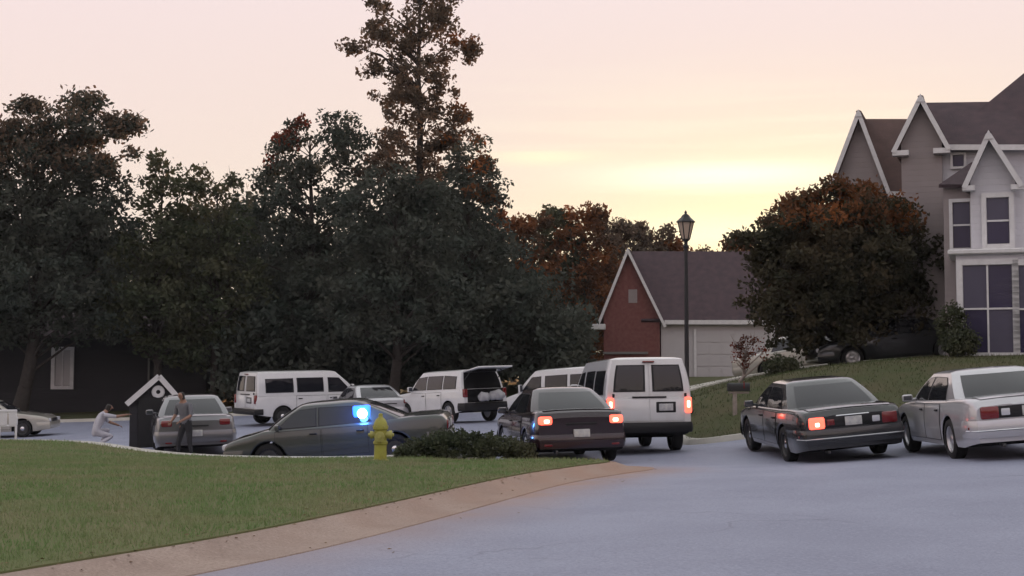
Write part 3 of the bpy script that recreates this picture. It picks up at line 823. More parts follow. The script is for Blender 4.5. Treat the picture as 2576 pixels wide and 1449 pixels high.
# raised suv tailgate, black sheets painting the shade of the cargo bay, and the bags
def tailgate():
    v, g = su, su.sp['gh']; xr = g['br']
    V = [(xr - .03, -.78, 1.0), (xr - .03, .78, 1.0), (xr + .15, .66, 1.72), (xr + .15, -.66, 1.72)]
    bay = v.panel('cargo_bay_shade', v.rr, .02, .93, -.9, .9, -.012, m_under)
    v.rbox('cargo_opening_shade', 0, .92, 1.50, .46, m_under, dep=.015, bev=.01)
    bm = bmesh.new(); q = Matrix.Rotation(R(8), 3, 'Y')
    bx(bm, (g['rr'] - .48, 0, 1.83), (1.0, 1.45, .06), .025, 2, q)
    t = from_bm('tailgate', bm, m_white, v.o, 40)
    box('rear_window', (g['rr'] - .52, 0, 1.785), (.55, 1.2, .012), m_glass, t, 0, 2, q)
    for sd in (1, -1):
        Vt, Ft = [], []; tube_add(Vt, Ft, (g['rr'] - .02, sd * .70, 1.45), (g['rr'] - .45, sd * .68, 1.80), .014, .014, 8); from_py('gas_strut', Vt, Ft, m_steel, t)
tailgate()
def blob(name, loc, s, m, seed, parent=None):
    r = random.Random(seed); bm = bmesh.new(); bmesh.ops.create_icosphere(bm, subdivisions=3, radius=1)
    for v in bm.verts:
        k = 1 + .16 * math.sin(v.co.x * 4 + seed) * math.cos(v.co.y * 5 + seed * 2) + r.uniform(-.04, .04)
        v.co = Vector((v.co.x * s[0] * k, v.co.y * s[1] * k, max(v.co.z, -.72) * s[2] * k))
    o = from_bm(name, bm, m, parent, 60); o.location = loc; return o
m_bag = mat('bag_fabric', (.45, .45, .46), .9, noise=(4, (.30, .30, .32)))
bl = empty('stowed_bag', (0, 0, 0))
su_m = Matrix.Translation(su.o.location) @ su.o.rotation_euler.to_matrix().to_4x4()
bl.location = su_m @ Vector((su.sp['xr'] - .22, -.1, .70)); bl.rotation_euler = su.o.rotation_euler
blob('bag', (0, -.25, .20), (.20, .30, .20), m_bag, 1, bl); blob('bundle', (.02, .30, .16), (.18, .22, .18), m_bag, 2, bl)
tag(bl, 'pale bundles resting on the open tailgate sill of the white suv', 'bag')

# blue emergency light in the grey police sedan's rear quarter
m_blue = mat('blue_lens', (.02, .08, .5), .2, emit=((.02, .10, 1.0), 5.0))
m_bluehot = mat('blue_lens_hot', (.3, .8, 1.0), .2, emit=((.45, .95, 1.0), 9.0))
def blue_light():
    g = empty('emergency_light', gry.o.matrix_world @ Vector((0, 0, 0)))
    M = Matrix.Translation(gry.o.location) @ gry.o.rotation_euler.to_matrix().to_4x4()
    g.location = M @ Vector((-.66, .70, 1.16)); g.rotation_euler = gry.o.rotation_euler
    v = box('lens', (0, .08, .06), (.40, .14, .30), m_blue, g, .05, 3)
    lathe('bulb', [(0, .0), (.10, .0), (.115, .03), (.09, .075), (.04, .10), (0, .105)], m_bluehot, v, 20, 'y', (-.02, .135, .03))
    box('housing', (0, .02, -.10), (.42, .16, .05), m_trim, g, .015, 1)
    tag(g, 'bright blue emergency light at the rear window of the grey police sedan', 'light')
    ld = bpy.data.lights.new('blue_lamp', 'POINT'); ld.energy = 60; ld.color = (.05, .25, 1.0); ld.shadow_soft_size = .1
    lo = bpy.data.objects.new('blue_lamp', ld); COL.objects.link(lo); lo.parent = g; lo.location = (0, .45, .15)
blue_light()

# ------------------------------------------------------------------ houses
m_brick = mat('brick', (.150, .050, .048), .9, noise=(6, (.20, .085, .075), .2), bump=(25, .4))
m_shingle = mat('shingles', (.048, .032, .040), .9, noise=(3, (.075, .048, .055), .2), bump=(18, .6))
m_shingle2 = mat('shingles_brown', (.085, .055, .050), .9, noise=(3, (.12, .075, .068), .2), bump=(18, .6))
def siding(name, c, step=.18):
    m = mat(name, c, .75, noise=(1.2, tuple(x * .9 for x in c)))
    N, L = m.node_tree.nodes, m.node_tree.links
    t = [n for n in N if n.type == 'TEX_COORD'][0]; sp_ = N.new('ShaderNodeSeparateXYZ'); L.new(t.outputs['Object'], sp_.inputs[0])
    a = N.new('ShaderNodeMath'); a.operation = 'MODULO'; a.inputs[1].default_value = step; ab = N.new('ShaderNodeMath'); ab.operation = 'ADD'; ab.inputs[1].default_value = 50
    L.new(sp_.outputs[2], ab.inputs[0]); L.new(ab.outputs[0], a.inputs[0])
    b = N.new('ShaderNodeBump'); b.inputs['Strength'].default_value = .8; b.inputs['Distance'].default_value = .06; b.invert = True
    L.new(a.outputs[0], b.inputs['Height']); L.new(b.outputs[0], N['Principled BSDF'].inputs['Normal'])
    return m
m_sidew = siding('white_siding', (.58, .57, .61))
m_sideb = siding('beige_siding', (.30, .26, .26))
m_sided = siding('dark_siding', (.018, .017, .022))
m_gar = mat('garage_paint', (.46, .44, .45), .7)
m_white_trim = mat('white_trim', (.66, .65, .66), .6, noise=(5, (.58, .57, .58)))
m_pane = mat('window_pane', (.030, .026, .060), .10, spec=.25, noise=(.8, (.050, .042, .085), .3))
m_blind = mat('blind', (.060, .054, .092), .4)
m_found = mat('foundation', (.18, .17, .165), .9)

def prism(name, xz, y0, y1, m, parent):
    """polygon in the x-z plane pushed from y0 to y1"""
    n = len(xz); V = [(x, y0, z) for x, z in xz] + [(x, y1, z) for x, z in xz]
    F = [tuple(range(n)), tuple(reversed(range(n, 2 * n)))] + [(i, (i + 1) % n, n + (i + 1) % n, n + i) for i in range(n)]
    bm = bmesh.new(); vs = [bm.verts.new(p) for p in V]
    for f in F: bm.faces.new([vs[i] for i in f])
    return from_bm(name, bm, m, parent)
def slab(name, quad, th, m, parent):
    """roof slope: four corners, thickened downwards"""
    q = [Vector(p) for p in quad]; n = (q[1] - q[0]).cross(q[-1] - q[0]).normalized()
    if n.z > 0: n = -n
    bm = bmesh.new(); a = [bm.verts.new(p) for p in q]; b = [bm.verts.new(p + n * th) for p in q]
    bm.faces.new(a); bm.faces.new(b[::-1]); k = len(q)
    for i in range(k): bm.faces.new((a[i], a[(i + 1) % k], b[(i + 1) % k], b[i]))
    return from_bm(name, bm, m, parent)
def beam(name, p0, p1, w, hgt, m, parent):
    p0, p1 = Vector(p0), Vector(p1); d = p1 - p0; q = d.to_track_quat('X', 'Z').to_matrix()
    return box(name, (p0 + p1) / 2, (d.length, w, hgt), m, parent, 0, 2, q)
def front_gable(root, ap, el, er, yf, yb, zbase, wall_m, roof_m, ov=.22, ridge_back=None, insl=None, insr=None):
    """front-facing gable: apex, left and right eave points as (x, z)"""
    (ax, az), (lx, lz_), (rx, rz_) = ap, el, er
    il, ir = insl or lx + ov, insr or rx - ov
    zl = az + (lz_ - az) * (il - ax) / (lx - ax); zr = az + (rz_ - az) * (ir - ax) / (rx - ax)
    w = prism('gable_wall', [(il, zbase), (ir, zbase), (ir, zr - .06), (ax, az - .1), (il, zl - .06)], yf, yb, wall_m, root)
    yr = ridge_back or yb
    for e in (el, er):
        r_ = slab('roof', [(ax, yf - .35, az), (e[0], yf - .35, e[1]), (e[0], yb, e[1]), (ax, yr, az)], .10, roof_m, root)
        beam('rake_board', (ax, yf - .37, az - .10), (e[0], yf - .37, e[1] - .10), .05, .14, m_white_trim, root)
    prism('apex_trim', [(ax, az + .02), (ax - .13, az - .24), (ax + .13, az - .24)], yf - .43, yf - .36, m_white_trim, root)
    return w
def window(root, x0, x1, z0, z1, y, cols=1, rows=2, fr=.10, blind=False):
    w = empty('window', (0, 0, 0)); w.parent = root
    bm = bmesh.new()
    for c, s_ in (((x0 - fr / 2, y - .04, (z0 + z1) / 2), (fr, .10, z1 - z0 + 2 * fr)), ((x1 + fr / 2, y - .04, (z0 + z1) / 2), (fr, .10, z1 - z0 + 2 * fr)),
                  (((x0 + x1) / 2, y - .04, z1 + fr / 2), (x1 - x0, .10, fr)), (((x0 + x1) / 2, y - .045, z0 - fr / 2), (x1 - x0, .13, fr))): bx(bm, c, s_)
    f = from_bm('window', bm, m_white_trim, root)
    bpy.data.objects.remove(w)
    for i in range(cols):
        for j in range(rows):
            a, b = x0 + (x1 - x0) * i / cols + .015, x0 + (x1 - x0) * (i + 1) / cols - .015
            c, d = z0 + (z1 - z0) * j / rows + .015, z0 + (z1 - z0) * (j + 1) / rows - .015
            box('pane', ((a + b) / 2, y - .015 + .004 * (i + j), (c + d) / 2), (b - a, .02, d - c), m_blind if (blind and (i + j) % 2 == 1) else m_pane, f)
    bm = bmesh.new()
    for i in range(1, cols): bx(bm, (x0 + (x1 - x0) * i / cols, y - .03, (z0 + z1) / 2), (.05, .06, z1 - z0))
    for j in range(1, rows): bx(bm, ((x0 + x1) / 2, y - .032, z0 + (z1 - z0) * j / rows), (x1 - x0, .055, .05))
    from_bm('sash', bm, m_white_trim, f)
    return f
HF = [Vector((0, 0, 0)), 0.0]
def frame(root, px, d, ang):
    """turn a house about a point of its front; XZ then answers in the house's own axes"""
    o = P(px, HOR, d); o.z = 0; HF[0], HF[1] = o, ang
    root.rotation_euler = (0, 0, ang); root.location = o - Matrix.Rotation(ang, 3, 'Z') @ o
def XZ(px, py, d):
    """x and z, in house axes, of the point seen at (px, py) on the house plane y = d"""
    M = Matrix.Rotation(-HF[1], 3, 'Z'); c = M @ (Vector((0, 0, CAM_H)) - HF[0]) + HF[0]
    q = M @ (P(px, py, 10.0) - Vector((0, 0, CAM_H))); k = (d - c.y) / q.y
    p = c + q * k; return (p.x, p.z)

def house_right():
    root = empty('house', (0, 0, 0)); frame(root, 2440, 41.0, R(-19))
    gz = 1.2
    # wing A (farthest), wing B, high hip roof, front wing C with the tall bay
    dA = 49.0
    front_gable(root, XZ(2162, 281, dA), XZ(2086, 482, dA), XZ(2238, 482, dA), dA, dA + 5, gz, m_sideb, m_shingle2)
    a, b = XZ(2162, 281, dA), XZ(2320, 281, dA); e0, e1 = XZ(2236, 484, dA), XZ(2330, 484, dA)
    slab('roof', [(a[0], dA + 1.6, a[1] + .02), (b[0], dA + 1.6, b[1] + .02), (e1[0], dA - .3, e1[1]), (e0[0], dA - .3, e0[1])], .12, m_shingle2, root)
    beam('eave_board', (e0[0], dA - .34, e0[1] - .1), (e1[0], dA - .34, e1[1] - .1), .06, .18, m_white_trim, root)
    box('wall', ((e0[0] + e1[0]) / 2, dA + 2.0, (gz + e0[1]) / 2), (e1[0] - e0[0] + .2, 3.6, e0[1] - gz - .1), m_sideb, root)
    dB = 45.0
    bl_, br_ = XZ(2249, 380, dB), XZ(2388, 372, dB)
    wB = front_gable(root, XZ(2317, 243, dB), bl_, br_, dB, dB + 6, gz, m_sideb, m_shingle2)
    for e, sg in ((bl_, 1), (br_, -1)): box('eave_return', (e[0] + sg * .22, dB - .2, e[1] - .12), (.5, .34, .16), m_white_trim, root)
    a, b = XZ(2317, 243, dB), XZ(2520, 240, dB); e0, e1 = XZ(2384, 366, dB), XZ(2620, 366, dB)
    slab('roof', [(a[0], dB + 2.6, a[1] + .28), (b[0], dB + 2.6, b[1] + .28), (e1[0], dB - .1, e1[1]), (e0[0] - .02, dB - .1, e0[1])], .12, m_shingle, root)
    beam('eave_board', (e0[0], dB - .14, e0[1] - .08), (e1[0], dB - .14, e1[1] - .08), .06, .17, m_white_trim, root)
    x0 = XZ(2345, 366, dB)[0]; x1 = XZ(2980, 366, dB)[0]
    box('wall', ((x0 + x1) / 2, dB + 3.2, (gz + e0[1] - .1) / 2), (x1 - x0, 6, e0[1] - gz - .1), m_sidew, root)
    xv, zv0 = XZ(2398, 418, dB); _, zv1 = XZ(2398, 388, dB); window(root, xv - .02, xv + .32, zv0, zv1, dB + .2, 1, 1, .07)
    # hip roof
    E0, E1 = XZ(2253, 366, dB), XZ(3300, 366, dB); r0, r1 = XZ(2704, 79, dB + 6), XZ(3000, 79, dB + 6)
    slab('roof', [(r0[0], dB + 6, r0[1]), (r1[0], dB + 6, r1[1]), (E1[0], dB + .4, E1[1]), (E0[0] + 1.2, dB + .4, E0[1] + .0)], .14, m_shingle, root)
    slab('roof', [(r0[0], dB + 6.001, r0[1]), (E0[0] + 1.2, dB + .4, E0[1]), (E0[0] + 1.2, dB + 12, E0[1])], .14, m_shingle, root)
    # small lean-to roof between B and C
    q = [XZ(2440, 392, 43.4), XZ(2480, 392, 43.4), XZ(2480, 465, 42.4), XZ(2362, 465, 42.4)]
    slab('roof', [(q[0][0], 44.8, q[0][1]), (q[1][0], 44.8, q[1][1]), (q[2][0], 42.3, q[2][1]), (q[3][0], 42.3, q[3][1])], .1, m_shingle, root)
    dM = 42.6
    xl, zt = XZ(2372, 472, dM); xr, _ = XZ(2470, 472, dM)
    box('wall', ((xl + xr) / 2, dM + 1.2, (gz + zt) / 2), (xr - xl, 2.4, zt - gz), m_sideb, root)
    a, b = XZ(2398, 625, dM), XZ(2440, 508, dM); window(root, a[0], b[0], a[1], b[1], dM, 1, 2, .1, True)
    dC = 41.0
    cl, cr = XZ(2426, 468, dC), XZ(2570, 464, dC)
    front_gable(root, XZ(2487, 334, dC), cl, cr, dC, dC + 4.5, XZ(2500, 655, dC)[1], m_sidew, m_shingle, ov=.16)
    for e, sg in ((cl, 1), (cr, -1)): box('eave_return', (e[0] + sg * .12, dC - .2, e[1] - .10), (.34, .32, .14), m_white_trim, root)
    a, b = XZ(2483, 615, dC), XZ(2538, 496, dC); window(root, a[0], b[0], a[1], b[1], dC, 1, 2, .13, True)
    sx0, sx1 = XZ(2442, 470, dC), XZ(2700, 470, dC)
    box('wall', ((XZ(2528, 0, dC)[0] + sx1[0]) / 2, dC + 2.3, (XZ(2580, 470, dC)[1] + XZ(2500, 655, dC)[1]) / 2), (sx1[0] - XZ(2528, 0, dC)[0], 4.2, XZ(2580, 470, dC)[1] - XZ(2500, 655, dC)[1]), m_sidew, root)
    # ground-floor bay
    dD = 40.4
    x0, zt = XZ(2398, 640, dD); x1, zb_ = XZ(2800, 912, dD)
    box('bay_wall', ((x0 + x1) / 2 + .06, dD + 2.6, (zt + gz) / 2), (x1 - x0, 5.0, zt - gz), m_sidew, root)
    box('bay_cornice', ((x0 + x1) / 2, dD + 2.6, zt + .06), (x1 - x0 + .3, 5.4, .14), m_white_trim, root, .03, 1)
    a, b = XZ(2425, 888, dD), XZ(2546, 664, dD); window(root, a[0], b[0], a[1], b[1], dD + .1, 2, 2, .16, True)
    a, b = XZ(2566, 888, dD), XZ(2690, 664, dD); window(root, a[0], b[0], a[1], b[1], dD + .1, 2, 2, .16, True)
    box('foundation', ((x0 + x1) / 2 + .06, dD + 2.6, gz + .35), (x1 - x0 + .12, 5.1, .9), m_found, root)
    tag(root, 'two storey pale house with three steep gables and tall bay windows', 'house')
house_right()

def house_centre():
    root = empty('house', (0, 0, 0)); d = 75.0; frame(root, 1600, d, R(-8))
    gz = h(8, 76) - .3
    el, er = XZ(1504, 818, d), XZ(1674, 818, d)
    front_gable(root, XZ(1580, 626, d), el, er, d, d + 7, gz, m_brick, m_shingle, ov=.3)
    a, b = XZ(1580, 628, d), XZ(1900, 628, d); e0, e1 = XZ(1672, 806, d), XZ(1960, 806, d)
    slab('roof', [(a[0], d + 3.9, a[1] + .25), (b[0], d + 3.9, b[1] + .25), (e1[0], d - .1, e1[1]), (e0[0] - 1.2, d - .1, e0[1])], .14, m_shingle, root)
    slab('roof', [(a[0], d + 3.9, a[1] + .24), (b[0], d + 3.9, b[1] + .24), (e1[0], d + 8, e1[1]), (e0[0] - 1.2, d + 8, e0[1])], .14, m_shingle, root)
    beam('eave_board', (e0[0], d - .14, e0[1] - .1), (e1[0], d - .14, e1[1] - .1), .08, .22, m_white_trim, root)
    x0, x1 = e0[0] - .2, e1[0] - .2
    box('wall', ((x0 + x1) / 2, d + 4.1, (gz + e0[1] - .15) / 2), (x1 - x0, 7.8, e0[1] - .15 - gz), m_gar, root)
    # garage door with raised panels
    gx0, gx1 = XZ(1745, 0, d)[0], XZ(1930, 0, d)[0]; gz0, gz1 = gz + .3, e0[1] - .55
    door = box('garage_door', ((gx0 + gx1) / 2, d + .17, (gz0 + gz1) / 2), (gx1 - gx0, .05, gz1 - gz0), m_gar, root)
    for i in range(6):
        for j in range(4):
            box('panel', (gx0 + (gx1 - gx0) * (i + .5) / 6, d + .135, gz0 + (gz1 - gz0) * (j + .5) / 4), ((gx1 - gx0) / 6 - .08, .03, (gz1 - gz0) / 4 - .08), m_gar, door)
    for x in (gx0 - .06, gx1 + .06): box('door_trim', (x, d + .15, (gz0 + gz1) / 2), (.12, .1, gz1 - gz0 + .2), m_white_trim, root)
    c = XZ(1592, 745, d); box('gable_vent', (c[0], d - .02, c[1]), (.45, .05, .7), m_sideb, root)
    p = XZ(1500, 817, d); box('soffit_return', (p[0] + .12, d - .2, p[1] - .12), (.75, .4, .3), m_white_trim, root, .03, 1)
    p = XZ(1545, 888, d); box('brick_ledge', (p[0] + .6, d - .06, p[1]), (2.3, .12, .12), m_found, root)
    tag(root, 'brick house with a steep white trimmed gable and pale garage wing', 'house')
house_centre()

def house_dark():
    root = empty('house', (0, 0, 0)); d = 71.0; frame(root, 100, d, 0)
    x0, zt = XZ(-330, 845, d); x1, _ = XZ(520, 845, d); gz = -.9
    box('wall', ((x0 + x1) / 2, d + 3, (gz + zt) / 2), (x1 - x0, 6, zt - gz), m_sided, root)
    a, b = XZ(-360, 845, d), XZ(550, 845, d); zr = zt + 1.5
    slab('roof', [(a[0], d - .4, zt), (b[0], d - .4, zt), (b[0], d + 3, zr), (a[0], d + 3, zr)], .12, m_shingle, root)
    slab('roof', [(a[0], d + 6.4, zt), (b[0], d + 6.4, zt), (b[0], d + 3, zr - .01), (a[0], d + 3, zr - .01)], .12, m_shingle, root)
    p, q = XZ(138, 970, d), XZ(178, 882, d)
    wd = window(root, p[0], q[0], p[1], q[1], d, 2, 1, .18, True)
    for k in wd.children:
        if k.name.startswith('pane'): k.data.materials[0] = m_gar
    p, q = XZ(376, 935, d), XZ(376, 862, d)
    beam('downspout', (p[0], d - .07, gz + .4), (q[0], d - .07, q[1]), .09, .09, m_found, root)
    tag(root, 'dark sided house in the shade of the trees with one white window', 'house')
house_dark()

# ------------------------------------------------------------------ trees
def leaf_mat(name, a, b, sc=.5, tr=.35, c=.13):
    return mat(name, a, .75, noise=(sc, b, c), transl=tr, spec=.2, detail=3)
L_green = leaf_mat('leaves_green', (.055, .070, .040), (.092, .092, .054))
L_dark = leaf_mat('leaves_dark', (.052, .066, .054), (.085, .090, .072))
L_brown = leaf_mat('leaves_brown', (.105, .084, .062), (.165, .115, .082))
L_red = leaf_mat('leaves_red', (.10, .035, .022), (.28, .060, .030), .9, .45)
L_olive = leaf_mat('leaves_olive', (.048, .050, .030), (.080, .062, .036), .5, .35)
L_rust = leaf_mat('leaves_rust', (.085, .055, .034), (.26, .095, .032), .45, .45)
L_orange = leaf_mat('leaves_orange', (.070, .056, .034), (.22, .090, .030), .28, .45)
m_bark = mat('bark', (.028, .023, .020), .95, noise=(6, (.045, .037, .032)), bump=(14, .8))
m_palebark = mat('pale_bark', (.24, .20, .18), .9, noise=(8, (.32, .27, .24)), bump=(12, .5))

def leaves_mesh(name, C, size, m, parent, r, per, spread):
    """C: clump centres (n,3) with radius column; per leaves in each"""
    n = len(C) * per
    base = np.repeat(C[:, :3], per, 0); rad = np.repeat(C[:, 3], per)
    d = r.normal(0, 1, (n, 3)); d /= np.linalg.norm(d, axis=1)[:, None]
    p = base + d * (rad * r.uniform(0, 1, n) ** .55)[:, None] * np.array([1, 1, spread])
    s = size * r.uniform(.6, 1.35, n)
    a = r.normal(0, 1, (n, 3)); a /= np.linalg.norm(a, axis=1)[:, None]
    b = np.cross(a, r.normal(0, 1, (n, 3))); b /= np.linalg.norm(b, axis=1)[:, None] + 1e-9
    a *= s[:, None]; b *= (s * .55)[:, None]
    V = np.stack([p - a, p + b * .9, p + a, p - b], 1).reshape(-1, 3)
    me = bpy.data.meshes.new(name); me.vertices.add(4 * n); me.vertices.foreach_set('co', V.ravel())
    me.loops.add(4 * n); me.loops.foreach_set('vertex_index', np.arange(4 * n, dtype=np.int32))
    me.polygons.add(n); me.polygons.foreach_set('loop_start', np.arange(0, 4 * n, 4, dtype=np.int32))
    me.update()
    return link(name, me, m, parent)
def tree(name, label, base, blobs, m, seed, cpv=1.0, leaf=.16, per=42, group=None, trunk_r=.22, bark=None, cl=(.45, .85), extra=None, top=None):
    """blobs: (px, py, rx_px, ry_px) crown masses at the trunk's distance"""
    r = np.random.default_rng(seed); d = base[1]; s = FPX / d
    root = empty(name, base); tag(root, label, 'tree', group)
    B = Vector(base); Cs = []
    for (px, py, rx, ry) in blobs:
        c = P(px, py, d) - B; ex, ez = rx / s, ry / s; ey = min(max(ex, ez) , 1.1 * ex + .6)
        vol = ex * ez * ey * 4.19; n = max(5, int(vol ** .80 * 2.3 * cpv))
        q = r.normal(0, 1, (n, 3)); q /= np.linalg.norm(q, axis=1)[:, None]; q *= (r.uniform(0.10, 1, n) ** .45)[:, None]
        Cs.append(np.column_stack([q * np.array([ex, ey, ez]) + np.array(c), r.uniform(*cl, n)]))
    C = np.vstack(Cs)
    leaves_mesh('crown', C, leaf, m, root, r, per, .75)
    if extra: 
        em, frac, box_ = extra
        k = r.uniform(0, 1, len(C)) < frac
        if box_ is not None:
            px0, px1 = (P(box_[0], 900, d) - B).x, (P(box_[1], 900, d) - B).x; k &= (C[:, 0] > px0) & (C[:, 0] < px1)
            if len(box_) > 2: k &= C[:, 2] > (P(0, box_[2], d) - B).z
        if k.sum(): leaves_mesh('autumn_and_lit_leaves', C[k] + np.array([0, -.3, .1, 0]), leaf, em, root, r, int(per * .9), .8)
    # trunk and limbs
    V, F = [], []; zmax = max(C[:, 2].max() * .93, 1.5) if top is None else top
    axis = []; x = y = 0.0; nseg = 9
    cx = np.array([[c[0], c[1], c[2]] for c in C])
    for i in range(nseg + 1):
        z = zmax * i / nseg; near = cx[np.abs(cx[:, 2] - z) < zmax * .25]
        tx = near[:, 0].mean() if len(near) else 0
        x += (tx * .6 - x) * .35 * (i > 0) + r.normal(0, .05); y += r.normal(0, .05); axis.append(Vector((x, y, z - (.4 if i == 0 else 0))))
    rad = lambda i: trunk_r * (1 - .88 * i / nseg) * (1.35 if i == 0 else 1)
    for i in range(nseg): tube_add(V, F, axis[i], axis[i + 1], rad(i), rad(i + 1), 9)
    tr_ = from_py('trunk', V, F, bark or m_bark, root, 60)
    V, F = [], []
    pick = r.permutation(len(C))[:min(len(C), 70)]
    for k in pick:
        tip = Vector(C[k, :3]); zz = min(max(tip.z - .5 * math.hypot(tip.x, tip.y) - .3, zmax * .12), zmax * .95); i = min(int(zz / zmax * nseg), nseg - 1)
        st = axis[i].lerp(axis[i + 1], zz / zmax * nseg - i); mid = st.lerp(tip, .5) + Vector((r.normal(0, .12), r.normal(0, .12), .15 * (tip - st).length * r.uniform(.2, 1)))
        r0 = min(rad(i) * .5, .02 + .014 * (tip - st).length)
        tube_add(V, F, st, mid, r0, r0 * .6, 5); tube_add(V, F, mid, tip, r0 * .6, .008, 5)
        for _ in range(2):
            e = tip + Vector(r.normal(0, .55, 3)) * float(C[k, 3]) + Vector((0, 0, .1 * float(C[k, 3]))); tube_add(V, F, mid.lerp(tip, .6), e, .014, .005, 4)
    from_py('limbs', V, F, bark or m_bark, tr_, 60)
    return root
def base(px, d, dz=0.0): x = P(px, HOR, d).x; return (x, d, h(x, d) + dz)

GB = 'trees at the back of the street'
tree('broad_tree', 'broad dark tree with sky showing through its rounded top beside the street', base(45, 67.5),
     [(175, 330, 120, 78), (60, 360, 95, 60), (290, 330, 62, 40), (120, 430, 150, 80), (260, 430, 90, 70), (330, 305, 28, 18), (80, 560, 190, 110), (230, 560, 140, 110), (120, 720, 230, 125), (30, 805, 100, 60), (240, 800, 130, 60), (90, 850, 60, 26), (250, 846, 60, 22), (70, 268, 26, 20), (225, 262, 40, 24)],
     L_dark, 11, 1.0, .125, 58, GB, .35, extra=(L_brown, .7, (-100, 420, 450)))  # brown upper leaves paint the glare that lightens the crown top
tree('broad_tree', 'dark tree at the edge of the wood left of the broad rounded tree', base(-130, 68),
     [(-90, 400, 150, 110), (-60, 560, 190, 130), (-110, 740, 200, 130), (-20, 810, 120, 50)], L_dark, 12, .9, .13, 58, GB, .3)
tree('small_tree', 'low rounded green tree in the dip of the treeline', base(400, 68),
     [(385, 420, 52, 50), (430, 500, 90, 70), (390, 620, 130, 110), (400, 760, 150, 110), (370, 815, 140, 65), (430, 870, 80, 40)], L_green, 13, 1.15, .125, 58, GB, .22)
tree('small_tree', 'small green tree with a few red leaves in the dip of the treeline', base(540, 68.5),
     [(500, 455, 42, 36), (570, 480, 62, 36), (540, 580, 110, 90), (545, 740, 140, 130), (540, 870, 110, 60)], L_green, 14, 1.15, .125, 58, GB, .22, extra=(L_red, .2, (505, 570, 450)))
tree('broad_tree', 'dense dark tree with red leaves on its side left of the tall tree', base(770, 71),
     [(820, 380, 120, 70), (720, 440, 85, 60), (740, 330, 26, 40), (860, 320, 62, 36), (680, 470, 40, 60), (700, 375, 26, 22), (800, 540, 170, 120), (780, 720, 200, 150)], L_dark, 15, 1.05, .125, 58, GB, .3, extra=(L_red, .35, (640, 765, 420)))
tree('tall_tree', 'very tall ragged tree rising above all others in the wood', base(1075, 73),
     [(1060, 40, 62, 90), (1050, 190, 78, 100), (975, 70, 60, 60), (900, 105, 36, 34), (930, 60, 26, 44), (935, 165, 34, 30), (1160, 130, 48, 30), (1110, 70, 34, 60), (1195, 125, 20, 22), (1000, 260, 66, 60), (1110, 250, 60, 60), (1040, 340, 105, 70), (1150, 350, 60, 46), (1160, 300, 28, 18), (1010, 440, 130, 70), (1060, -70, 50, 60), (950, -10, 30, 40), (1130, -20, 26, 40)],
     L_brown, 16, 1.25, .125, 60, GB, .36, cl=(.34, .70), extra=(L_rust, .25, (1120, 1260, 460)))  # rust leaves on the sunward side paint an orange rim light
tree('broad_tree', 'dark tree with sunset rim painted in rust leaves leaning to the low treeline', base(1165, 70),
     [(1180, 400, 60, 50), (1150, 480, 110, 60), (1215, 470, 40, 44), (1225, 410, 18, 26), (1245, 500, 26, 20), (1140, 600, 140, 110), (1150, 760, 180, 140), (1300, 740, 130, 120), (1380, 830, 90, 70)], L_dark, 17, 1.05, .125, 58, GB, .28, extra=(L_rust, .6, (1170, 1300, 520)))  # rust leaves along the skyline paint in sunset rim light
tree('broad_tree', 'dark green tree standing behind the white suv', base(990, 65.5),
     [(960, 500, 110, 80), (1010, 600, 170, 130), (1010, 760, 210, 130), (1050, 500, 90, 60)], L_dark, 18, 1.1, .13, 58, GB, .28)
for i, (px, py, w, dd, mm, lb) in enumerate([
        (1310, 548, 70, 92, L_rust, 'rusty autumn tree next to the dark tree in the low treeline'),
        (1400, 540, 62, 95, L_green, 'green low tree between two rusty ones behind the brick house'),
        (1470, 545, 66, 94, L_rust, 'rusty low tree behind the left eave of the brick house'),
        (1560, 565, 62, 97, L_brown, 'brown low tree rising behind the steep brick gable'),
        (1640, 590, 60, 98, L_brown, 'brown low tree behind the roof next to the lamp post'),
        (1722, 622, 62, 100, L_rust, 'rusty low tree behind the lantern of the lamp post'),
        (1800, 640, 66, 102, L_brown, 'lowest brown tree of the treeline behind the garage roof'),
        (1880, 610, 60, 100, L_rust, 'rusty tree seen just left of the round tree'),
        (2010, 560, 90, 98, L_brown, 'brown tree behind the round tree by the driveway')]):
    r_ = random.Random(i + 40); bl = [(px, py + 30, w * .8, 34), (px - 20, py + 60, w, 44), (px + 22, py + 110, w * 1.2, 60), (px, py + 210, w * 1.4, 110), (px, py + 320, w * 1.4, 70)]
    for _ in range(4): bl.append((px + r_.uniform(-.9, .9) * w, py + r_.uniform(-8, 20), 12, 18))
    tree('low_tree', lb, base(px, dd), bl, mm, 60 + i, 1.15, .16, 40, 'low trees behind the brick house', .2)
tree('round_tree', 'round tree with sunset orange painted along its upper edge in front of the pale house', base(2130, 45.5),
     [(2120, 640, 230, 165), (2060, 560, 110, 75), (2170, 545, 110, 70), (1950, 640, 90, 80), (2280, 640, 100, 110), (2330, 690, 60, 90), (1900, 620, 36, 40), (2080, 805, 200, 85), (1980, 740, 120, 90), (2250, 785, 110, 70), (2120, 700, 200, 120), (2090, 490, 60, 26), (2010, 520, 40, 24), (1870, 600, 20, 22)],
     L_olive, 31, 3.0, .09, 58, None, .2, cl=(.28, .55), extra=(L_rust, .9, (1840, 2300, 585)))  # rust leaves up top paint the low sun's orange light into the crown
tree('small_tree', 'small red leaved tree with pale trunk on the driveway edge', base(1872, 47),
     [(1850, 880, 26, 20), (1885, 862, 26, 20), (1905, 892, 30, 24), (1868, 905, 20, 16)], L_red, 33, 1.4, .05, 26, None, .07, m_palebark, cl=(.14, .28))

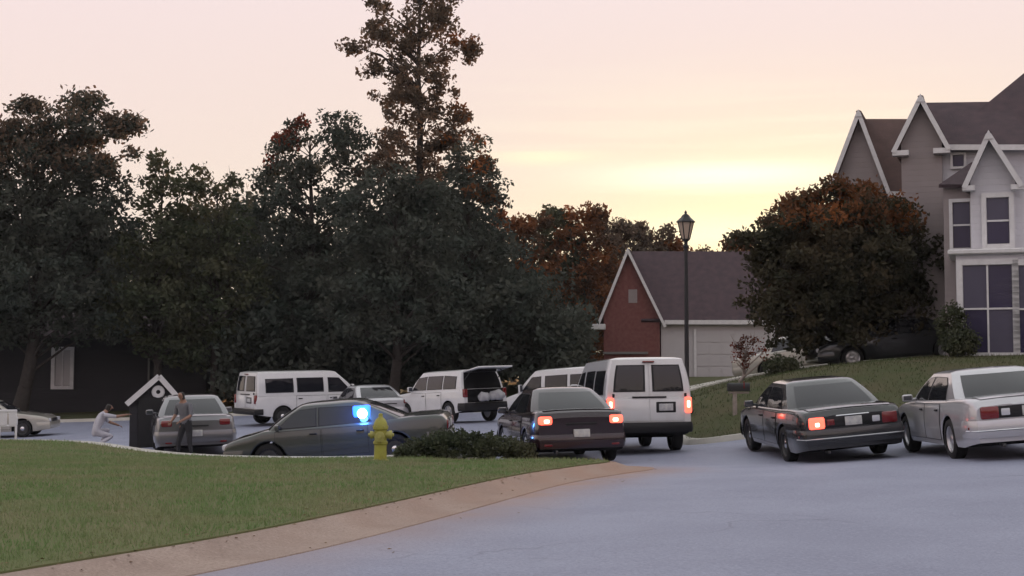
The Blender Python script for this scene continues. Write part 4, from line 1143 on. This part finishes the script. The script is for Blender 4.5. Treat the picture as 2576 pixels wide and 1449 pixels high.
# undergrowth along the foot of the wood: one mass nobody could count
def thicket():
    r = np.random.default_rng(90); C = []
    for k in range(2000):
        px = r.uniform(-260, 1475); d = r.uniform(66.5, 78) if px > 560 else r.uniform(75.5, 84); x = P(px, HOR, d).x
        top = 3.6 + 2.2 * math.sin(px * .011) ** 2
        C.append((x, d, h(x, d) + r.uniform(0.1, 1) ** .8 * top, r.uniform(.6, 1.0)))
    o = leaves_mesh('undergrowth', np.array(C), .17, L_dark, None, r, 40, .8)
    tag(o, 'dense dark undergrowth along the foot of the trees', 'undergrowth', kind='stuff')
    C = []
    for k in range(1300):
        px = r.uniform(1250, 2350); d = r.uniform(103, 112); x = P(px, HOR, d).x
        C.append((x, d, h(x, d) + r.uniform(0, 1) ** .8 * (6.2 if px > 1640 else 8.2), r.uniform(.8, 1.3)))
    o = leaves_mesh('far_wood', np.array(C), .22, L_brown, None, r, 34, .8)
    tag(o, 'far brown wood closing the view behind the brick house', 'wood', kind='stuff')
    C = []
    for k in range(2300):
        px = r.uniform(-700, 1270); d = r.uniform(84, 92); x = P(px, HOR, d).x
        C.append((x, d, h(x, d) + r.uniform(0, 1) ** .8 * (10.6 + 1.3 * math.sin(px * .013)), r.uniform(.9, 1.4)))
    o = leaves_mesh('far_wood', np.array(C), .24, L_dark, None, r, 36, .8)
    tag(o, 'deep dark wood behind the street trees', 'wood', kind='stuff')
thicket()

def shrub(label, px, py, d, w, hh, m, seed, n=26, group=None):
    r = np.random.default_rng(seed); x = P(px, HOR, d).x; b = (x, d, h(x, d) + .1)
    root = empty('shrub', b); tag(root, label, 'shrub', group)
    q = r.normal(0, 1, (n, 3)); q /= np.linalg.norm(q, axis=1)[:, None]; q *= r.uniform(.3, 1, n)[:, None] ** .4
    q = q * np.array([w, w, hh * .5]) + np.array([0, 0, hh * .55])
    leaves_mesh('foliage', np.column_stack([q, r.uniform(.18, .3, n)]), .05, m, root, r, 70, .9)
    V, F = [], []
    for k in range(10): tube_add(V, F, (0, 0, -.1), q[k % n], .02, .006, 5)
    from_py('stem', V, F, m_bark, root)
shrub('dark rounded shrub at the left corner of the tall bay windows', 2395, 0, 40.2, .35, 1.5, L_green, 201, 30)
shrub('low dark shrub on the slope in front of the beige car', 1965, 0, 43.5, .5, .6, L_green, 202, 36)
shrub('low green shrub under the tall bay windows', 2420, 0, 39.9, .4, .7, L_green, 203, 40)

# ------------------------------------------------------------------ lamp post, hydrant, mailbox, shed, chair
m_iron = mat('black_iron', (.012, .012, .014), .45, spec=.4)
m_frost = mat('frosted_glass', (.75, .62, .52), .35, transl=.6)
def lamp_post():
    x, d = P(1728, HOR, 38).x, 38.0; z0 = h(x, d) + .1; ztop = P(1728, 530, d).z; H = ztop - z0
    root = empty('street_lamp', (x, d, z0)); tag(root, 'black post lamp with an unlit glass lantern beside the white van', 'street lamp')
    lathe('base', [(0, -.1), (.17, -.1), (.17, .10), (.12, .16), (.11, .55), (.075, .65), (.07, .72)], m_iron, root, 20)
    lathe('pole', [(.062, .6), (.055, H * .5), (.045, H - 1.0), (.075, H - .98), (.075, H - .93), (.045, H - .90), (.05, H - .82), (.10, H - .78), (.10, H - .75), (.0, H - .75)], m_iron, root, 18)
    Ln = lathe('lantern', [(.09, H - .75), (.11, H - .72), (.20, H - .33), (.20, H - .31), (.0, H - .31)], m_frost, root, 6, ang=10)
    V, F = [], []
    for k in range(6):
        a = math.pi / 3 * k
        tube_add(V, F, (.10 * math.cos(a), .10 * math.sin(a), H - .76), (.21 * math.cos(a), .21 * math.sin(a), H - .30), .016, .016, 5)
    from_py('frame', V, F, m_iron, Ln)
    lathe('roof_cap', [(0, H - .318), (.25, H - .315), (.25, H - .29), (.13, H - .18), (.09, H - .12), (.03, H - .08), (.035, H - .04), (.0, H + .02)], m_iron, Ln, 6, ang=10)
lamp_post()

m_hyd = mat('hydrant_yellow', (.36, .36, .055), .5, noise=(6, (.27, .25, .05), .2))
m_hydc = mat('hydrant_cap', (.40, .39, .12), .5, noise=(8, (.30, .28, .08)))
def hydrant():
    d = 26.0; x = P(958, HOR, d).x; z = lz1(x, d) - .02
    root = empty('fire_hydrant', (x, d, z)); tag(root, 'yellow green fire hydrant on the lawn in front of the grey police sedan', 'hydrant')
    lathe('barrel', [(0, 0), (.15, 0), (.15, .04), (.115, .05), (.11, .30), (.13, .32), (.13, .36), (.11, .38), (.11, .56), (.135, .58), (.135, .62), (0, .62)], m_hyd, root, 20)
    b = lathe('bonnet', [(.125, .62), (.12, .68), (.09, .75), (.045, .79), (.04, .80), (.035, .86), (0, .865)], m_hyd, root, 20)
    for sg, rr_, L in ((1, .065, .15), (-1, .055, .13)):
        o = lathe('outlet_cap', [(0, L), (.03, L), (.03, L - .03), (rr_ + .012, L - .035), (rr_ + .012, L - .09), (rr_, L - .09), (rr_, 0)], m_hydc, root, 16)
        o.rotation_euler = (0, sg * math.pi / 2, 0); o.location = (sg * .09, 0, .48)
    o = lathe('pumper_cap', [(0, .16), (.03, .16), (.03, .13), (.09, .125), (.09, .07), (.075, .07), (.075, 0)], m_hydc, root, 16)
    o.rotation_euler = (math.pi / 2, 0, 0); o.location = (0, -.08, .45)
    for k in range(6):
        a = k * math.pi / 3; lathe('bolt', [(0, .03), (.014, .03), (.014, 0)], m_hydc, root, 6).location = (.128 * math.cos(a), .128 * math.sin(a), .615)
hydrant()

def mailbox():
    d = 36.5; x = P(1858, HOR, d).x; zt = P(0, 962, d).z; g = h(x, d) + .1
    root = empty('mailbox', (x, d, g)); tag(root, 'black mailbox on a post at the edge of the sloping lawn', 'mailbox')
    bm = bmesh.new(); prof = [(-.09, 0), (.09, 0), (.09, .12)] + [(.09 * math.cos(a), .12 + .09 * math.sin(a)) for a in np.linspace(.3, math.pi - .3, 7)] + [(-.09, .12)]
    zb = zt - g - .22; a = [bm.verts.new((-.27, y, zb + z)) for y, z in prof]; b = [bm.verts.new((.27, y, zb + z)) for y, z in prof]
    bm.faces.new(a); bm.faces.new(b[::-1]); n = len(prof)
    for i in range(n): bm.faces.new((a[i], a[(i + 1) % n], b[(i + 1) % n], b[i]))
    bo = from_bm('box', bm, m_iron, root, 40)
    box('flag', (.12, -.10, zb + .16), (.03, .012, .18), m_red, bo); box('door', (-.276, 0, zb + .10), (.012, .19, .20), m_iron, bo, .004, 1)
    box('post', (-.10, 0, (zb - .3) / 2), (.10, .10, zb + .3), m_palebark, root, .008, 1)
    box('arm', (0, 0, zb - .035), (.5, .12, .05), m_palebark, root, .006, 1)
mailbox()

def shed():
    d = 41.5; s = FPX / d; c = P(378, 0, d).x; g = h(c, d); root = empty('garden_shed', (0, 0, 0)); frame(root, 378, d, R(15))
    zb = g - .02; ap = XZ(400, 941, d); el = XZ(318, 1012, d); er = XZ(452, 1000, d)
    yf, yb = d, d + 1.6
    prism('wall', [(el[0] + .10, zb), (er[0] - .10, zb), (er[0] - .10, er[1] + .02), (ap[0], ap[1] - .12), (el[0] + .10, el[1] + .02)], yf, yb, m_sided, root)
    for e in (el, er):
        slab('roof', [(ap[0], yf - .12, ap[1]), (e[0], yf - .12, e[1]), (e[0], yb + .1, e[1]), (ap[0], yb + .1, ap[1])], .06, m_shingle, root)
        beam('rake_board', (ap[0], yf - .14, ap[1] - .06), (e[0], yf - .14, e[1] - .06), .04, .15, m_white_trim, root)
    cc = XZ(398, 986, d)
    o = lathe('round_vent', [(.06, .0), (.06, .05), (.15, .06), (.185, .04), (.185, 0)], m_white_trim, root, 24); o.rotation_euler = (math.pi / 2, 0, 0); o.location = (cc[0], yf - .005, cc[1])
    w = (er[0] - el[0]) * .28; mx = (el[0] + er[0]) / 2
    dr = box('door', (mx, yf - .03, zb + .75), (w * 2, .05, 1.45), m_trim, root, .01, 1); box('door_handle', (mx + w * .7, yf - .075, zb + .75), (.05, .05, .12), m_alloy, dr, .01, 1)
    tag(root, 'small dark garden shed with white gable trim and a round white vent', 'shed')
shed()

def chair():
    d = 39.0; x = P(22, HOR, d).x; z = lz1(x, d)
    root = empty('garden_chair', (x, d, z - .03), R(200)); tag(root, 'white plastic garden chair on the lawn beside the grey sedan', 'chair')
    m = mat('white_plastic', (.66, .66, .70), .45)
    box('seat', (0, 0, .42), (.46, .44, .04), m, root, .015, 2)
    bm = bmesh.new(); bx(bm, (0, .22, .82), (.46, .04, .07), .015, 2)
    for k in range(2): bx(bm, (-.125 + .25 * k, .215, .62), (.20, .025, .36), .008, 1)
    from_bm('backrest', bm, m, root, 40)
    for sx in (-1, 1):
        for sy in (-1, 1): box('leg', (sx * .21, sy * .20, .21), (.055, .055, .44), m, root, .015, 1)
        box('armrest', (sx * .235, -.02, .64), (.05, .46, .03), m, root, .01, 1); box('arm_support', (sx * .235, -.20, .53), (.045, .045, .22), m, root, .01, 1)
chair()

# ------------------------------------------------------------------ people
m_skin = mat('skin', (.30, .17, .12), .6, noise=(12, (.26, .14, .10)))
m_hair = mat('hair', (.02, .016, .014), .7)
m_gshirt = mat('grey_cloth', (.17, .17, .19), .9, noise=(5, (.13, .13, .15)), bump=(20, .4))
m_wshirt = mat('white_cloth', (.50, .49, .55), .9, noise=(5, (.38, .37, .43)), bump=(20, .4))
m_trous = mat('dark_cloth', (.018, .018, .022), .9, noise=(5, (.03, .03, .034)))
m_shoe = mat('shoe', (.02, .02, .02), .6)
m_wshoe = mat('white_shoe', (.6, .6, .6), .6)
def person(label, loc, rz, J, mats):
    """J: joints (x right, y forward, z up); one skinned body, hands with five fingers"""
    root = empty('person', loc, rz); tag(root, label, 'person')
    V, E, Rd, T = [], [], [], []
    def add(p, r, t, par=None):
        V.append(Vector(p)); Rd.append(r); T.append(t)
        if par is not None: E.append((par, len(V) - 1))
        return len(V) - 1
    pel = add(J['pelvis'], (.155, .115), 1); wai = add(J['waist'], (.145, .105), 0, pel); ch = add(J['chest'], (.175, .12), 0, wai); nb = add(J['neckbase'], (.10, .085), 0, ch)
    nk = add(J['neck'], (.055, .055), 2, nb); hc = add(J['head'], (.085, .10), 3, nk); add(Vector(J['head']) + (Vector(J['head']) - Vector(J['neck'])).normalized() * .085, (.068, .08), 3, hc)
    hands = []
    for sd in ('l', 'r'):
        s_ = add(J['sho_' + sd], (.068, .068), 0, ch); e = add(J['elb_' + sd], (.047, .047), 0, s_); w = add(J['wri_' + sd], (.030, .030), 2, e)
        dr = (Vector(J['wri_' + sd]) - Vector(J['elb_' + sd])).normalized(); add(Vector(J['wri_' + sd]) + dr * .08, (.036, .02), 2, w); hands.append((Vector(J['wri_' + sd]), dr, sd))
        hp = add(J['hip_' + sd], (.092, .095), 1, pel); k = add(J['kne_' + sd], (.062, .062), 1, hp); a = add(J['ank_' + sd], (.042, .042), 1, k)
        add(J['toe_' + sd], (.045, .03), 4, a)
    me = bpy.data.meshes.new('body'); me.from_pydata([tuple(v) for v in V], E, [])
    o = bpy.data.objects.new('body', me); COL.objects.link(o)
    sk = o.modifiers.new('skin', 'SKIN'); ss = o.modifiers.new('sub', 'SUBSURF'); ss.levels = ss.render_levels = 2
    for i, rr_ in enumerate(Rd): me.skin_vertices[0].data[i].radius = rr_
    me.skin_vertices[0].data[0].use_root = True
    dg = bpy.context.evaluated_depsgraph_get(); out = bpy.data.meshes.new_from_object(o.evaluated_get(dg)); bpy.data.objects.remove(o)
    bm = bmesh.new(); bm.from_mesh(out)
    for wr, dr, sd in hands:                       # palm edge, four unequal fingers and a thumb, slightly curled
        q = dr.to_track_quat('Z', 'Y')
        for k, (off, L) in enumerate(((-.030, .072), (-.010, .082), (.010, .076), (.029, .058))):
            p0 = wr + dr * .09 + q @ Vector((off, 0, 0)); p1 = p0 + dr * L * .55; p2 = p1 + (dr * .75 + q @ Vector((0, -.6, 0))) * L * .5
            Vt, Ft = [], []; tube_add(Vt, Ft, p0, p1, .009, .0085, 6); tube_add(Vt, Ft, p1, p2, .0085, .006, 6)
            vs = [bm.verts.new(v) for v in Vt]; [bm.faces.new([vs[i] for i in f]) for f in Ft]
        sg = 1 if sd == 'l' else -1
        p0 = wr + dr * .035 + q @ Vector((sg * .03, 0, 0)); p1 = p0 + (dr * .6 + q @ Vector((sg * .8, 0, 0))) * .035; p2 = p1 + (dr * .95 + q @ Vector((sg * .2, -.3, 0))) * .035
        Vt, Ft = [], []; tube_add(Vt, Ft, p0, p1, .011, .010, 6); tube_add(Vt, Ft, p1, p2, .010, .007, 6)
        vs = [bm.verts.new(v) for v in Vt]; [bm.faces.new([vs[i] for i in f]) for f in Ft]
    # nose
    hd = Vector(J['head']); fw = Vector(J.get('face', (0, 1, 0))).normalized(); up = (hd - Vector(J['neck'])).normalized()
    Vt, Ft = [], []; tube_add(Vt, Ft, hd + fw * .085 + up * .03, hd + fw * .118 - up * .012, .009, .016, 6)
    vs = [bm.verts.new(v) for v in Vt]; [bm.faces.new([vs[i] for i in f]) for f in Ft]
    bm.to_mesh(out); bm.free()
    segs = [(V[a], V[b], T[b]) for a, b in E]; idx = []
    for p in out.polygons:
        c = p.center; best, t = 9, 0
        for a, b, tt in segs:
            ab = b - a; u = max(0, min(1, (c - a).dot(ab) / max(ab.length_squared, 1e-9))); dd = (a + ab * u - c).length
            if dd < best: best, t = dd, tt
        if t == 3: t = 5 if ((c - hd).dot(fw) < .03 or (c - hd).dot(up) > .075) else 2
        for wr, dr, sd in hands:
            if (c - wr).dot(dr) > 0 and (c - wr).length < .25: t = 2
        idx.append({0: 0, 1: 1, 2: 2, 4: 3, 5: 4}[t])
    b_ = link('body', out, list(mats), root); out.polygons.foreach_set('material_index', idx); out.shade_smooth()
    return root
def px_ground(px, d, dz=0): x = P(px, HOR, d).x; return (x, d, h(x, d) + dz)
person('person in a grey top and dark trousers standing behind the lawn edge near the shed', px_ground(470, 35.3), R(150), dict(
    pelvis=(0, 0, .94), waist=(0, .03, 1.08), chest=(.01, .07, 1.30), neckbase=(.01, .10, 1.45), neck=(.01, .13, 1.52), head=(.01, .17, 1.62), face=(0, 1, -.25),
    sho_l=(-.20, .08, 1.40), elb_l=(-.30, .16, 1.13), wri_l=(-.20, .36, 1.02), sho_r=(.21, .08, 1.40), elb_r=(.33, .02, 1.14), wri_r=(.27, .22, 1.0),
    hip_l=(-.10, 0, .88), kne_l=(-.16, .05, .48), ank_l=(-.20, -.02, .08), toe_l=(-.23, .15, .035), hip_r=(.10, 0, .88), kne_r=(.15, .09, .48), ank_r=(.20, .05, .08), toe_r=(.25, .22, .035)),
    (m_gshirt, m_trous, m_skin, m_shoe, m_hair))
person('person in white clothing crouching with one arm stretched out toward the shed', px_ground(252, 37.6, .14), R(-60), dict(
    pelvis=(0, -.12, .46), waist=(0, -.06, .60), chest=(0, .06, .80), neckbase=(0, .14, .93), neck=(0, .18, .99), head=(0, .24, 1.08), face=(0, 1, -.3),
    sho_l=(-.20, .10, .88), elb_l=(-.27, .30, .70), wri_l=(-.20, .50, .62), sho_r=(.20, .10, .88), elb_r=(.26, .36, .84), wri_r=(.24, .60, .88),
    hip_l=(-.11, -.10, .42), kne_l=(-.20, .30, .50), ank_l=(-.20, .06, .09), toe_l=(-.22, .24, .04), hip_r=(.11, -.10, .42), kne_r=(.22, .30, .34), ank_r=(.20, -.10, .12), toe_r=(.21, .04, .04)),
    (m_wshirt, m_wshirt, m_skin, m_wshoe, m_hair))

# unseen wood added behind the camera to darken what car paint and windows mirror
def added_wood():
    r = np.random.default_rng(95); C = []
    for k in range(1700):
        x = r.uniform(-75, 75); y = -30 - abs(x) * .0 - r.uniform(0, 10)
        if abs(x) > 55: y = r.uniform(-38, 20)
        C.append((x, y, r.uniform(0, 1) * (8.5 + 2.5 * math.sin(x * .21)), r.uniform(1.0, 1.7)))
    o = leaves_mesh('wood', np.array(C), .34, L_green, None, r, 26, .8)
    tag(o, 'unseen dark wood added behind the camera for car paint to mirror', 'wood', kind='stuff')
added_wood()

# fallen leaves and grit along the gutter and on the lawn edge
def litter():
    r = np.random.default_rng(96); V, F = [], []
    K = np.array(resample(KERB, .05, False)); K = K[(K[:, 1] > 8)]
    for k in range(320):
        i = r.integers(1, len(K) - 1); t = K[i + 1] - K[i - 1]; t /= np.hypot(*t) + 1e-9; o = abs(r.normal(.0, .10)) if r.uniform() < .8 else r.uniform(0, 1.6); o *= 1 * (1 if r.uniform() < .6 else -2)
        x, y = K[i][0] + t[1] * o, K[i][1] - t[0] * o
        if o < 0: z = lz1(x, y) + .03
        elif o < .42: z = h(x, y) + float(np.interp(o, [0, .10, .26, .40, .42], [.13, .125, .07, .022, .022])) + .006
        else: z = h(x, y) + (.026 if o < .8 else .012)
        s_ = r.uniform(.012, .032); a = r.uniform(0, 6.28); n0 = len(V); ti = r.uniform(.002, .012)
        for dx, dy, dz in ((-1, 0, 0), (0, .55, ti), (1, 0, ti * .4), (0, -.55, 0)):
            V.append((x + s_ * (dx * math.cos(a) - dy * math.sin(a)), y + s_ * (dx * math.sin(a) + dy * math.cos(a)), z + dz))
        F.append((n0, n0 + 1, n0 + 2, n0 + 3))
    o = from_py('fallen_leaves', V, F, mat('dead_leaf', (.10, .055, .03), .9, noise=(30, (.20, .12, .06))))
    tag(o, 'scattered dry brown leaves along the gutter of the corner lawn', 'leaves', kind='stuff')
litter()

# low planting on the far lip of the lawn between the hydrant and the black sedan
def planting():
    r = np.random.default_rng(97); C = []
    for k in range(230):
        px = r.uniform(1000, 1335); d = 28.3 + (1335 - px) / 335 * 1.0 + r.uniform(-.9, .1); x = P(px, HOR, d).x
        top = .34 * math.sin(math.pi * min(max((px - 985) / 370, 0), 1)) + .10
        C.append((x, d, lz1(x, d) + r.uniform(0, 1) * top, r.uniform(.10, .18)))
    o = leaves_mesh('ground_cover', np.array(C), .035, L_green, None, r, 60, .8)
    tag(o, 'low dark ground cover on the lawn lip between hydrant and black sedan', 'ground cover', kind='stuff')
planting()

# ------------------------------------------------------------------ thin volume added to lift dark shade
def added_haze():
    m = bpy.data.materials.new('added_haze'); m.use_nodes = True; N, L = m.node_tree.nodes, m.node_tree.links; N.clear()
    o_ = N.new('ShaderNodeOutputMaterial'); v = N.new('ShaderNodeVolumePrincipled'); v.inputs['Density'].default_value = HAZE_LIFT
    v.inputs['Color'].default_value = (.92, .93, .96, 1); v.inputs['Anisotropy'].default_value = .2
    L.new(v.outputs[0], o_.inputs['Volume'])
    o = box('added_haze', (0, 350, 13.0), (1900, 1900, 34), m); tag(o, 'thin evening volume added over the whole street to lift dark shade', 'added_haze', kind='stuff')
HAZE_LIFT = 0.0002
added_haze()
